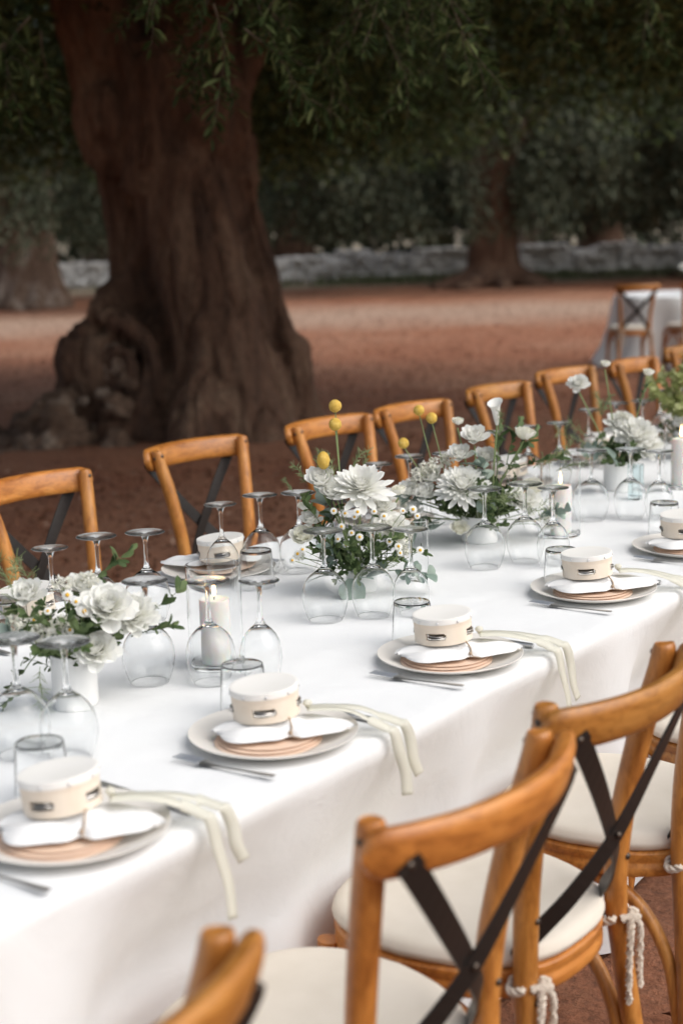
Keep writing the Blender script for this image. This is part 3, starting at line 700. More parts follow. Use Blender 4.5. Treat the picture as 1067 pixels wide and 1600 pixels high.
for s_, groups in (('camera-side', NEAR_GL), ('far-side', FAR_GL)):
    for k, g_ in enumerate(groups):
        for j, (x, y, kd) in enumerate(g_):
            wg = one('wine_glass', GL[kd][0], x, y, zt, 'upturned stemmed wine glass, %s of the glasses at the %s %s setting' % (ORD[j], ORD[k], s_), 'wine glass', 'upturned wine glasses on the long table', 0, (random.uniform(-.012, .012), random.uniform(-.012, .012)))
            link('foot', GL[kd][1], wg)
for k, (x, y) in enumerate([(1.454, 1.671), (1.924, 1.676), (2.437, 1.67), (3.011, 1.648), (3.646, 1.692)]):
    one('tumbler', GL['tumbler'], x, y, zt, 'upturned water tumbler behind the %s camera-side plate' % ORD[k], 'tumbler', 'upturned tumblers on the long table')
for k, (x, y) in enumerate([(2.03, 2.40), (2.66, 2.26), (3.22, 2.40), (3.9, 2.44)]):
    one('tumbler', GL['tumbler'], x, y, zt, 'upturned water tumbler at the %s far-side setting' % ORD[k], 'tumbler', 'upturned tumblers on the long table')

def set_meshes():
    D = {}
    b = B(); b.lathe([(.0001, .0050), (.085, .0052), (.100, .0075), (.122, .0135), (.137, .0178), (.1395, .0190), (.1402, .0180), (.139, .0165), (.123, .0100), (.102, .0030), (.090, 0), (.0001, .0005)], 64); D['plate'] = b.mesh('plate', 'stoneware')
    # layered paper rounds
    D['sheets'] = []
    for k in range(3):
        b = B(); n = 40; R = .090-.003*k
        top = [(R*math.cos(2*math.pi*i/n), R*math.sin(2*math.pi*i/n)*(.96), .0045+.012*max(0, -math.cos(2*math.pi*i/n-.7))**2*0) for i in range(n)]
        v = [(x, y, 0) for x, y, z in top]+[(x, y, .0012) for x, y, z in top]; f = [tuple(range(n)), tuple(range(n, 2*n))]+[(i, (i+1) % n, n+(i+1) % n, n+i) for i in range(n)]
        b.add(v, f); D['sheets'].append(b.mesh('paper_sheet', 'peach_paper', False))
    # napkin: folded linen gathered at the waist
    b = B(); rows = []; nu, nv = 36, 17
    for face in (1, -1):
        rows = []
        for i in range(nu+1):
            u = -1+2*i/nu; wst = math.exp(-((u-.10)/.11)**2); w = (.056 - .020*max(0, u)) * (1-.30*wst)*math.sqrt(max(.02, 1-abs(u)**7)) + .004*math.sin(u*6); hh = .0120*(1+.35*wst)*(1-.97*abs(u)**5)
            row = []
            for j in range(nv):
                t = -1+2*j/(nv-1); z = hh*math.sqrt(max(0, 1-abs(t)**3.2)) if face == 1 else -.3*hh*math.sqrt(max(0, 1-abs(t)**3.2))
                pl = (.0030*math.sin(t*9+u*2.2)+.0022*math.sin(t*5-u*7))*(1-wst*.2)*(1-t*t) if face == 1 else 0
                row.append((u*.118 + .008*t*u, t*w + .008*math.sin(u*3), .0035+z+pl))
            rows.append(row)
        b.grid(rows)
    D['napkin'] = b.mesh('napkin', 'napkin_white')
    b = B(); pts = [(.013+.002*math.sin(3*a), .0385*math.cos(a)+.002, .0085+.0165*math.sin(a)) for a in np.linspace(0, 2*math.pi, 21)]; b.tube(pts, .0016, 6); b.tube([(.013, -.037, .012), (.016, -.046, .006), (.03, -.050, .004)], .0013, 5); b.ball((.013, -.0380, .011), .0036, 8, 5)
    D['twine'] = b.mesh('twine', 'jute_twine')
    # tambourine
    R, H, n = .0555, .051, 120; slots = [(2*math.pi*k/4 + .35, .37) for k in range(4)]
    def inslot(a, z): 
        for c, hw in slots:
            d = abs((a-c+math.pi) % (2*math.pi)-math.pi)
            e = max(0, d-(hw-.09))/.09
            if e < 1 and abs(z-.0175)/.0072 < math.sqrt(max(0, 1-e*e))+.02: return True
        return False
    zs = [0, .004, .0085, .011, .0135, .0155, .0175, .0195, .0215, .024, .0265, .033, .0395, H-.001, H]
    b = B(); v = []; f = []; nz = len(zs)
    for rr in (R, R-.0052):
        for k in range(n):
            a = 2*math.pi*k/n
            for z in zs: v.append(((rr + (.0009 if (z >= .0395 and rr == R) else 0))*math.cos(a), (rr + (.0009 if (z >= .0395 and rr == R) else 0))*math.sin(a), z))
    def vi(l, k, i): return l*n*nz + (k % n)*nz + i
    hole = [[inslot(2*math.pi*(k+.5)/n, (zs[i]+zs[i+1])/2) for i in range(nz-1)] for k in range(n)]
    for k in range(n):
        for i in range(nz-1):
            if hole[k][i]: continue
            for l in (0, 1): f.append((vi(l, k, i), vi(l, k+1, i), vi(l, k+1, i+1), vi(l, k, i+1)))
            if i+1 < nz-1 and hole[k][i+1]: f.append((vi(0, k, i+1), vi(0, k+1, i+1), vi(1, k+1, i+1), vi(1, k, i+1)))
            if i > 0 and hole[k][i-1]: f.append((vi(0, k, i), vi(0, k+1, i), vi(1, k+1, i), vi(1, k, i)))
            if hole[(k+1) % n][i]: f.append((vi(0, k+1, i), vi(0, k+1, i+1), vi(1, k+1, i+1), vi(1, k+1, i)))
            if hole[k-1][i]: f.append((vi(0, k, i), vi(0, k, i+1), vi(1, k, i+1), vi(1, k, i)))
        f.append((vi(0, k, 0), vi(0, k+1, 0), vi(1, k+1, 0), vi(1, k, 0)))
    b.add(v, f); D['drum'] = b.mesh('drum_frame', 'pale_birch', False)
    b = B(); b.lathe([(.0001, H+.0002), (R-.006, H+.0004), (R-.001, H+.0012), (R+.0012, H+.0006), (R+.0018, H-.002), (R+.0018, H-.0100), (R+.0010, H-.0105)], 60); D['skin'] = b.mesh('drum_skin', 'drum_skin')
    b = B(); b.lathe([(.0001, .0030), (.003, .0028), (.0060, .0009), (.0120, .0006), (.0172, .0018), (.0176, .0008), (.0122, -.0003), (.005, 0), (.0001, .002)], 20); D['jingle'] = b.mesh('jingle', 'jingle_tin')
    b = B(); b.ball((0, 0, 0), (.0026, .0026, .0020), 8, 5); D['tack'] = b.mesh('tack', 'steel'); D['slots'] = slots; D['R'] = R; D['H'] = H
    # fork
    b = B(); L = .195
    def arc(y): return .004 + .010*max(0, (y-.02)/.10)*(1-max(0, (y-.02)/.10)*.78) + .004*max(0, -y/.1)
    ys = np.linspace(-.10, .045, 16); wd = [.0105, .0115, .011, .0098, .0085, .0072, .0062, .0056, .0052, .0050, .0052, .0060, .0085, .0135, .0195, .0235]
    rows = [[(w*t/2, y, arc(y)+sgn) for t in (-1, -.4, .4, 1)] for y, w in zip(ys, wd) for sgn in (.0,)]
    b.grid(rows); b.grid([[(p[0], p[1], p[2]+.0022*(1-abs(p[0])/(w/2+.0001)*.5)) for p in r] for r, w in zip(rows, wd)])
    for tx in (-.0092, -.0031, .0031, .0092): b.tube([(tx, .042, arc(.042)+.001), (tx, .07, arc(.07)+.001), (tx*.97, .094, arc(.094)+.001)], [.0019, .0016, .0009], 6)
    D['fork'] = b.mesh('fork', 'steel')
    b = B(); pp = [(-.115, .0045, .0040), (-.110, .0062, .0046), (-.06, .0060, .0044), (-.01, .0050, .0036), (.0, .0058, .0022), (.03, .0082, .0012), (.08, .0088, .0010), (.105, .0058, .0009), (.113, .0012, .0006)]
    v = []; f = []
    for y, w, t in pp: v += [(w*math.cos(a), y, .0048+t*math.sin(a)) for a in np.linspace(0, 2*math.pi, 11)[:-1]]
    for i in range(len(pp)-1):
        for k in range(10): f.append((i*10+k, i*10+(k+1) % 10, i*10+10+(k+1) % 10, i*10+10+k))
    f += [tuple(range(10)), tuple(range(80, 90))]; b.add(v, f); D['knife'] = b.mesh('knife', 'steel')
    return D
ST = set_meshes()
def setting(x, y, side, k, tamb_rot, ribbon=True, full=True):
    w = 'camera-side' if side > 0 else 'far-side'; rz = 0 if side > 0 else math.pi; who = '%s %s' % (ORD[k], w)
    def at(dx, dy, dz): 
        return (x + (dx if side > 0 else -dx), y + (dy if side > 0 else -dy), zt+dz)
    one('plate', ST['plate'], *at(0, 0, 0), 'cream stoneware dinner plate at the %s setting' % who, 'plate', 'dinner plates on the long table')
    c = root('paper_rounds', at(-.004, .0, .0085), rz + random.uniform(-.2, .2), 'layered peach paper rounds between plate and napkin at the %s setting' % who, 'paper', 'paper rounds on the plates')
    for j in range(3): link('paper_sheet', ST['sheets'][j], c, (-.020+.005*j, -.012+.004*j, .0020+.0026*j), (.010*(1-j), -.012+.01*j, .3*j))
    nk = tag(link('napkin', ST['napkin'], None, at(-.010, -.030, .0225), (0, 0, rz + math.radians(-46+random.uniform(-11, 11))), (random.uniform(.92, 1.06), random.uniform(.88, 1.08), random.uniform(.85, 1.1))), 'folded white napkin tied with twine at the %s setting' % who, 'napkin', 'napkins on the plates')
    link('twine', ST['twine'], nk)
    t = root('tambourine', at(.004, .016, .0420), rz, 'small wooden tambourine on the napkin of the %s setting' % who, 'tambourine', 'tambourines on the napkins')
    t.rotation_euler = (Matrix.Rotation(math.radians(random.uniform(-7, -3)), 3, (FX, FY, 0)) @ Matrix.Rotation(math.radians(random.uniform(-2, 2)), 3, (RX, RY, 0)) @ Matrix.Rotation(tamb_rot, 3, 'Z')).to_euler()
    fr = link('drum_frame', ST['drum'], t); sk = link('drum_skin', ST['skin'], t)
    R, H = ST['R'], ST['H']
    for a, hw in ST['slots']:
        for dz in (-.0026, .0010): link('jingle', ST['jingle'], fr, ((R-.0135)*math.cos(a), (R-.0135)*math.sin(a), .0172+dz), (random.uniform(-.12, .12), random.uniform(-.12, .12), 0))
    for j in range(9):
        a = 2*math.pi*j/9 + .12; link('tack', ST['tack'], sk, ((R+.0022)*math.cos(a), (R+.0022)*math.sin(a), H-.0062), (0, math.pi/2, a))
    if ribbon:
        q = Matrix.Rotation(-tamb_rot, 3, 'Z'); e = 1.40 - y; jx = random.uniform(-.012, .012)
        for n_, pts in enumerate(([(.036, -.044, .004), (.060, -.072, .001), (.084, -.096, -.008), (.106+jx, e+.020, -.0260), (.118+jx, e-.001, -.0400), (.122+jx, e-.0135, -.052), (.122+jx, e-.019, -.10), (.126+jx, e-.026, -.165), (.120+jx, e-.030, -.225)],
                    [(.042, -.038, .004), (.074, -.058, -.002), (.116, -.090, -.014), (.140+jx, e+.022, -.0300), (.150+jx, e-.001, -.0400), (.155+jx, e-.0135, -.052), (.160+jx, e-.018, -.10), (.158+jx, e-.022, -.15), (.165+jx, e-.026, -.195)])):
            sc = random.uniform(.55, 1.05)
            pts = [(p[0], p[1], p[2] if i < 5 else -.040+(p[2]+.040)*sc) for i, p in enumerate(pts)]
            pts = smooth_path(pts, 6); b = B(); tw = random.uniform(-.3, .3)
            v = []; N = len(pts)
            for i, p in enumerate(pts):
                d = Vector(pts[min(i+1, N-1)])-Vector(pts[max(i-1, 0)]); s1 = Vector((.65, .45, .15+tw*.6)) if i < N*.35 else Vector((1, -.35+tw+.25*math.sin(i*.16+tw*9), .05)); s1 = (s1-d.normalized()*s1.dot(d.normalized())).normalized()*.0098
                v.append([tuple(Vector(p)-s1), tuple(p), tuple(Vector(p)+s1)])
            b.grid([[tuple(q @ (Vector(c_)-Vector((.004, .016, 0)))) for c_ in r_] for r_ in v])
            me = b.mesh('ribbon', 'ribbon'); o = link('ribbon', me, t)
            o.modifiers.new('s', 'SOLIDIFY').thickness = .00025
        b = B(); b.ball(tuple(q @ Vector((.040, -.056, .012))), (.008, .008, .006), 10, 6, .1); link('ribbon_knot', b.mesh('ribbon_knot', 'ribbon'), t)
    if full:
        one('fork', ST['fork'], *at(-.152, -.022, 0), 'steel fork beside the plate of the %s setting' % who, 'fork', 'forks on the long table', rz + math.radians(random.uniform(-2, 5)))
        one('knife', ST['knife'], *at(.158, .022, 0), 'steel knife beside the plate of the %s setting' % who, 'knife', 'knives on the long table', rz + math.radians(random.uniform(-4, 2)))
for k, (x, y, tr) in enumerate([(1.377, 1.53, -.08), (1.844, 1.545, .29), (2.38, 1.545, -.05), (2.992, 1.558, .09), (3.506, 1.56, .2)]): setting(x, y, 1, k, tr)
for k, (x, y) in enumerate([(2.12, 2.45), (2.724, 2.435), (3.42, 2.43), (4.10, 2.44), (4.70, 2.43), (5.32, 2.44)]): setting(x, y, -1, k, .4*k, False)

# ---- candles
def candle_meshes():
    b = B(); b.lathe([(.0001, 0), (.029, 0), (.0295, .003), (.0295, .122), (.0285, .1255), (.0255, .1262), (.020, .1245), (.0001, .1235)], 40); c = b.mesh('wax', 'candle_wax')
    b = B(); b.tube([(0, 0, .122), (.0004, 0, .129), (.0015, 0, .134)], .0009, 6); w = b.mesh('wick', 'wick')
    b = B(); b.lathe([(.0001, .130), (.0028, .133), (.0042, .138), (.0040, .144), (.0026, .152), (.0011, .159), (.0001, .164)], 14); f = b.mesh('flame', 'candle_flame')
    return c, w, f
CM = candle_meshes()
for k, (x, y, hz, lab) in enumerate([(2.125, 1.915, 1.0, 'beside the white pot'), (3.53, 1.935, 1.0, 'behind the large dahlia bouquet'), (4.34, 1.96, 1.15, 'at the picture edge past the teal vase')]):
    one('glass_cylinder', GL['hurricane'], x, y, zt, 'clear glass candle cylinder ' + lab, 'candle holder', 'glass candle cylinders')
    r = root('pillar_candle', (x, y, zt+.0068), 0, 'lit white pillar candle in the glass cylinder ' + lab, 'candle', 'pillar candles')
    r.scale = (1, 1, hz)
    link('wax', CM[0], r); link('wick', CM[1], r); link('flame', CM[2], r)
one('glass_cylinder', GL['bud'], 2.93, 1.985, zt, 'slim clear glass cylinder beside the yellow-button bouquet', 'vase', None)
one('teal_vase', GL['teal'], 4.09, 1.99, zt, 'small faceted teal glass holder beside the white pot of peonies', 'vase', None)

# ================================================================== FLOWERS
def petal_rows(base, d, w, n, L, W, cup=.25, curl=.0, point=0.0):
    """a petal as 5 rows x 3: base point, direction d, width dir w, normal n"""
    rows = []
    for i, t in enumerate((0, .3, .6, .85, 1.0)):
        wd = W*(.28, .75, 1.0, .82, .30-.25*point)[i]; c = base + d*L*t + n*(L*curl*t*t)
        rows.append([c - w*wd/2 + n*cup*wd*.5, c, c + w*wd/2 + n*cup*wd*.5])
    return rows
def dahlia(R, n, seed, outer=-8, inner=82, W=.36, cup=.35, curl=.12, point=.6, m='white_petal'):
    g = random.Random(seed); b = B()
    for i in range(n):
        t = i/n; a = i*2.39996; el = math.radians(outer + (inner-outer)*t**.75 + g.uniform(-5, 5)); L = R*(1-.66*t**1.1)*g.uniform(.9, 1.06)
        rad = Vector((math.cos(a), math.sin(a), 0)); d = rad*math.cos(el) + Vector((0, 0, math.sin(el))); nn = -rad*math.sin(el) + Vector((0, 0, math.cos(el))); w = d.cross(nn)
        base = rad*R*.10*(1-t) + Vector((0, 0, R*.22*t)); b.grid(petal_rows(base, d, w, nn, L, R*W*(1-.35*t), cup, curl, point))
    return b.mesh('dahlia', m)
def rose(R, n, seed, m='white_petal', openess=.6):
    g = random.Random(seed); b = B()
    for i in range(n):
        t = i/(n-1); a = i*2.39996+g.uniform(-.2, .2); rr = R*(1-.82*t); rad = Vector((math.cos(a), math.sin(a), 0)); w = Vector((-rad.y, rad.x, 0)); H = R*(1.05+.25*t); lean = openess*(1-t)**1.2
        rows = []
        for s_ in (0, .25, .5, .75, .93, 1.0):
            row = []
            for q in (-1, -.5, 0, .5, 1):
                an = q*(.85 + .15*t)*(math.sin(min(1, s_*1.25+.12)*math.pi*.55)); pr = rr*(.35+.65*math.sin(min(1, s_*1.5)*math.pi/2)) + lean*R*.45*s_**3 + R*.05*math.sin(q*5+i*1.7)*s_**2
                z = H*s_*(1-.10*q*q) - .28*lean*R*s_**4 + R*.05*g.uniform(-1, 1)*(s_ > .9) - R*.35
                row.append(rad*pr*math.cos(an) + w*pr*math.sin(an)*1.05 + Vector((0, 0, z)))
            rows.append(row)
        b.grid(rows)
    return b.mesh('rose', m)
def daisy_mesh(R=.0098):
    b = B(); n = 13
    for k in range(n):
        a = 2*math.pi*k/n; rad = Vector((math.cos(a), math.sin(a), 0)); b.grid(petal_rows(rad*R*.28, (rad+Vector((0, 0, -.12))).normalized(), Vector((-rad.y, rad.x, 0)), Vector((0, 0, 1)), R*.78, R*.40, .1, -.1, .2))
    p = b.mesh('daisy', 'white_petal'); b = B(); b.ball((0, 0, R*.08), (R*.40, R*.40, R*.30), 10, 6); return p, b.mesh('flower_centre', 'daisy_yellow')
def leaf_round(name, L, W, m, seed=0):
    b = B(); rows = []
    for i in range(7):
        t = i/6; wd = W*math.sin(math.pi*min(.97, t*.93+.06))**.6; row = []
        for q in (-1, -.5, 0, .5, 1): row.append((q*wd/2, t*L, -.12*L*t*t + .10*wd*abs(q)))
        rows.append(row)
    b.grid(rows); return b.mesh(name, m)
def fern_mesh(seed, L=.09, dens=16, m='fern_green'):
    g = random.Random(seed); b = B(); path = [Vector((0, 0, 0))]; d = Vector((g.uniform(-.3, .3), g.uniform(-.3, .3), 1)).normalized()
    for k in range(8): d = (d+Vector((g.uniform(-.2, .2), g.uniform(-.2, .2), -.05))).normalized(); path.append(path[-1]+d*L/8)
    b.tube(path, [.0011-.0001*k for k in range(9)], 4)
    for k in range(1, 9):
        for j in range(dens//4):
            q = [path[k]]; e = (d*.5+Vector((g.uniform(-1, 1), g.uniform(-1, 1), g.uniform(-.4, .9)))).normalized()
            for _ in range(3): e = (e+Vector((g.uniform(-.3, .3),)*3)).normalized(); q.append(q[-1]+e*L*.10)
            b.tube(q, [.0007, .0006, .0006, .0004], 3)
    return b.mesh('fern', m)
def cluster_mesh(name, n, R, s_, m, seed):
    g = np.random.default_rng(seed); P_ = g.normal(size=(n, 3)); P_ *= (R*g.random(n)**.5/np.linalg.norm(P_, axis=1))[:, None]; P_[:, 2] *= .8
    V = np.concatenate([leaves(P_, g.normal(size=(n, 3))+np.array([0, 0, .4]), s_*(.6+.7*g.random(n)), s_*.55) for _ in range(3)])
    return fast_mesh(name, V, 4, m, LQ, True)
def sprig_mesh(seed, L=.14, nl=14, lf=.03, lw=.014, m='garden_green'):
    g = random.Random(seed); b = B(); path = [Vector((0, 0, 0))]; d = Vector((g.uniform(-.4, .4), g.uniform(-.4, .4), 1)).normalized()
    for k in range(7): d = (d+Vector((g.uniform(-.18, .18), g.uniform(-.18, .18), -.08))).normalized(); path.append(path[-1]+d*L/7)
    b.tube(path, [.0016-.00015*k for k in range(8)], 5)
    for k in range(nl):
        i = g.uniform(1, 6.99); p = path[int(i)].lerp(path[int(i)+1], i % 1); dr = (d*.5+Vector((g.uniform(-1, 1), g.uniform(-1, 1), g.uniform(-.3, .7)))).normalized(); wv = dr.cross(Vector((g.uniform(-.4, .4), g.uniform(-.4, .4), 1))).normalized()
        b.grid(petal_rows(p, dr, wv, wv.cross(dr), lf*g.uniform(.7, 1.2), lw*g.uniform(.8, 1.2), .25, -.2, .6))
    return b.mesh('sprig', m)
FL = dict(dahlia=dahlia(.07, 120, 1, -12, 84, .27, .22, .10, .55), dahlia2=dahlia(.068, 210, 2, -28, 86, .24, .45, .28, .1), peony=dahlia(.062, 120, 3, -25, 80, .46, .5, .35, -.6), rose=dahlia(.034, 48, 14, 2, 84, .82, .65, .45, -.7), rose2=dahlia(.035, 52, 15, 5, 84, .85, .7, .5, -.7, 'cream_petal'), bud=rose(.019, 14, 6, 'cream_petal', .15), ruffle=dahlia(.048, 60, 9, -15, 75, .75, .6, .3, -.7))
DP, DC = daisy_mesh()
LEAF = [leaf_round('leaf', .046, .038, 'eucalyptus'), leaf_round('leaf', .05, .026, 'garden_green'), leaf_round('leaf', .052, .050, 'eucalyptus')]
FERN = [fern_mesh(k) for k in range(4)]; FERNP = [fern_mesh(k+9, .05, 24, 'fern_green') for k in range(2)]
SPR = [sprig_mesh(k) for k in range(4)]; SPRE = [sprig_mesh(k+20, .13, 10, .036, .030, 'eucalyptus') for k in range(3)]
BLOS = [cluster_mesh('blossom_cluster', 46, .026, .010, 'cream_petal', k) for k in range(2)]
bq = B(); bq.ball((0, 0, 0), (.0145, .0145, .0145), 20, 14, .05); CRAS = bq.mesh('yellow_button', 'yellow_craspedia')
def calla():
    b = B(); rows = []
    for i, (z, r) in enumerate([(0, .0035), (.012, .0065), (.028, .0085), (.042, .0110), (.052, .0165), (.057, .0215)]):
        rows.append([(r*math.cos(a) + (.004*i/5 if abs(a) < .8 else 0), r*math.sin(a)*(.9 if i > 3 else 1), z + (.010*math.cos(a) if i > 3 else 0)) for a in np.linspace(-math.pi, math.pi, 19)])
    b.grid(rows); return b.mesh('calla', 'white_petal')
CALLA = calla()
def facing(v, roll_=0):
    return Vector(v).to_track_quat('Z', 'Y').to_euler()
CAMD = (0, -1, .35)      # in a bouquet's own frame the camera side is -Y
def bouquet(name, loc, label, vase, items, fol=(30, .07, .10), seed=1, droop=-.15):
    r = root(name, loc, -TH, label, 'flowers', 'flower arrangements on the long table'); g = random.Random(seed)
    if vase:
        rr, h = vase; b = B(); b.lathe([(.0001, .006), (rr-.005, .006), (rr-.0035, h-.001), (rr-.002, h), (rr, h-.001), (rr*.985, .004), (rr*.95, 0), (.0001, 0)], 48); link('pot', b.mesh('pot', 'white_ceramic'), r)
        b = B(); b.lathe([(.0001, h-.02), (rr-.0055, h-.02)], 24); link('floral_moss', b.mesh('floral_moss', 'garden_green'), r)
    def stem(p, q, w=.0016):
        b = B(); b.tube(smooth_path([q, (q[0]*.6+p[0]*.4+g.uniform(-.006, .006), q[1]*.6+p[1]*.4, q[2]*.55+p[2]*.45), p], 6), w, 5); return b.mesh('stem', 'green_stem')
    h0 = vase[1]-.015 if vase else .045
    for it in items:
        kind, x, z = it[0], it[1], it[2]; y = it[3] if len(it) > 3 else g.uniform(-.03, .02); sc = it[4] if len(it) > 4 else 1
        aim = (g.uniform(-.35, .35)+x*2.5, -.9+y*3, g.uniform(.3, .7))
        if kind == 'daisy':
            o = link('daisy', DP, r, (x, y, z), facing(aim), sc*g.uniform(.68, .95)); link('flower_centre', DC, o)
            link('stem', stem((x, y+.002, z-.001), (x*.5, y*.4+.01, max(h0, z-.09)), .0007), r)
        elif kind in FL:
            o = link({'ruffle': 'ruffled_bloom', 'bud': 'rose_bud', 'dahlia2': 'dahlia', 'rose2': 'rose'}.get(kind, kind), FL[kind], r, (x, y, z), facing((x*2.4+g.uniform(-.15, .15), -.62, .95) if kind != 'bud' else (g.uniform(-.2, .2), -.2, 1)), sc)
            if z > .14 or abs(x) > .1: link('stem', stem((x, y+.01, z-.015), (x*.15, y*.15, h0), .0022), r)
        elif kind == 'ball':
            link('yellow_button', CRAS, r, (x, y, z), (0, 0, g.uniform(0, 6)), (sc, sc, it[5] if len(it) > 5 else sc)); link('stem', stem((x, y, z-.008), ((it[6] if len(it) > 6 else x*.3), .0, h0+.03), .0014), r)
        elif kind == 'calla':
            link('calla', CALLA, r, (x, y, z), (-.1, .05, 1.2), sc); link('stem', stem((x, y, z), (x*.7, 0, h0), .0028), r)
        elif kind == 'leaf': link('leaf', LEAF[g.choice((0, 2))], r, (x, y, z), (g.uniform(-.9, .3), g.uniform(-.6, .6), g.uniform(0, 6.28)), sc)
        elif kind == 'fern': link('fern', g.choice(FERN), r, (x, y, z), facing((x*6+g.uniform(-.4, .4), y*4, it[5] if len(it) > 5 else .8)), sc)
        elif kind == 'puff': link('fern', g.choice(FERNP), r, (x, y, z), facing((g.uniform(-.4, .4), g.uniform(-.4, .4), 1)), sc)
        elif kind == 'euc': link('eucalyptus_sprig', g.choice(SPRE), r, (x, y, z), facing((it[5], g.uniform(-.7, .1), it[6])), sc)
        elif kind == 'sprig': link('sprig', g.choice(SPR), r, (x, y, z), facing((it[5], g.uniform(-.5, .3), it[6])), sc)
        elif kind == 'blos':
            link('blossom_cluster', g.choice(BLOS), r, (x, y, z), (0, 0, g.uniform(0, 6)), sc); link('stem', stem((x, y, z), (x*.3, 0, h0), .0012), r)
    n, rad, zc = fol
    for k in range(n):
        a = g.uniform(0, 6.28); e = g.uniform(droop, 1.0); q = Vector((math.cos(a), math.sin(a), e)); p = Vector((math.cos(a)*rad*g.uniform(.1, .55), math.sin(a)*rad*g.uniform(.1, .45), zc*g.uniform(.45, .95)))
        link('sprig', g.choice(SPR), r, p, facing(q), g.uniform(.45, .8))
    return r
# white pot at the left
bouquet('flower_pot', (1.808, 1.972, zt), 'white ceramic pot of white blooms and daisies, lowest bouquet in the picture', (.041, .095),
        [('ruffle', .070, .175, -.03, 1.05), ('ruffle', .052, .105, -.055, .85), ('peony', .105, .150, .02, .75), ('rose', -.070, .195, 0, 1.0), ('rose', .02, .20, .03, .9), ('bud', -.02, .15, -.05, 1), ('daisy', .020, .200, -.05, 1.15), ('daisy', .004, .21, -.04, 1.1), ('daisy', .035, .185, -.06, 1.2), ('daisy', -.03, .185, -.05, 1),
         ('daisy', -.055, .17, -.05, 1), ('daisy', .01, .155, -.07, 1), ('blos', -.045, .15, -.05, 1.0), ('blos', .005, .16, -.06, .9), ('blos', -.09, .15, -.02, 1.0), ('blos', -.01, .22, .0, .9), ('blos', .03, .225, .02, .8), ('fern', -.085, .17, -.01, 1.1), ('fern', -.11, .16, 0, 1.1), ('fern', -.06, .19, .02, 1.0), ('sprig', .09, .12, .05, .9, .8, .6), ('sprig', .10, .11, .04, .8, .9, .4),
         ('sprig', .02, .2, .04, .8, .6, .35), ('sprig', -.06, .10, -.03, .8, -.5, -.7), ('fern', -.05, .085, -.05, .8, -1.2), ('puff', -.1, .2, .02, 1.2), ('euc', -.06, .12, -.03, .7, -1, .3)], (50, .09, .14), 3, .25)
# yellow buttons and the open dahlia
bouquet('flower_vase', (2.76, 2.03, zt), 'bouquet with open white dahlia, daisies and upright yellow button flowers', (.036, .07),
        [('dahlia', .004, .236, -.03, 1.02), ('rose', -.085, .250, -.01, 1.15), ('rose', -.060, .228, -.03, .9), ('rose2', -.125, .125, -.03, 1.0), ('ruffle', .070, .140, -.02, .95), ('rose', -.11, .165, -.02, .8), ('rose', .05, .185, .0, .9), ('ball', -.049, .428, 0, 1.0, 1.0, -.035), ('ball', -.050, .388, -.012, 1.0, 1.0, -.035), ('ball', -.079, .308, -.02, 1.0, 1.4),
         ] + [('daisy', (x-575)/680, (932-y_)/680+.012, -.075-.01*(i % 3), 1.0) for i, (x, y_) in enumerate([(535, 803), (552, 806), (546, 825), (561, 838), (552, 855), (573, 842), (604, 826), (611, 812), (618, 850), (632, 861), (634, 870), (571, 803), (640, 806), (655, 803), (661, 812), (540, 847), (566, 812), (596, 803), (478, 868), (486, 860), (470, 875), (665, 868)])] +
        [('leaf', -.06, .125, -.05, 1.15), ('leaf', -.04, .035, -.06, 1.2), ('leaf', .06, .07, -.06, 1.3), ('leaf', .075, .09, -.05, 1.2), ('leaf', -.075, .06, -.05, 1.0), ('leaf', -.01, .05, -.07, 1), ('euc', .06, .05, -.03, .8, .7, .3), ('euc', -.05, .06, -.04, .8, -.5, .5), ('euc', -.06, .14, 0, .9, -.5, .9), ('puff', -.12, .255, -.01, 1.0), ('puff', -.095, .275, 0, 1.1), ('puff', -.055, .27, -.02, 1.0), ('puff', -.02, .275, 0, 1.1), ('puff', .01, .275, .02, 1), ('puff', -.15, .235, 0, .7),
         ('blos', .09, .12, -.04, .8), ('blos', .1, .1, -.05, .7), ('blos', -.14, .09, -.04, .6), ('fern', .05, .06, -.06, .8, .3), ('sprig', -.06, .14, -.02, 1.0, -.35, 1), ('sprig', -.07, .12, -.02, 1.0, -.45, 1), ('bud', .09, .225, .01, .9), ('bud', -.125, .20, -.02, .8)], (44, .085, .10), 4)
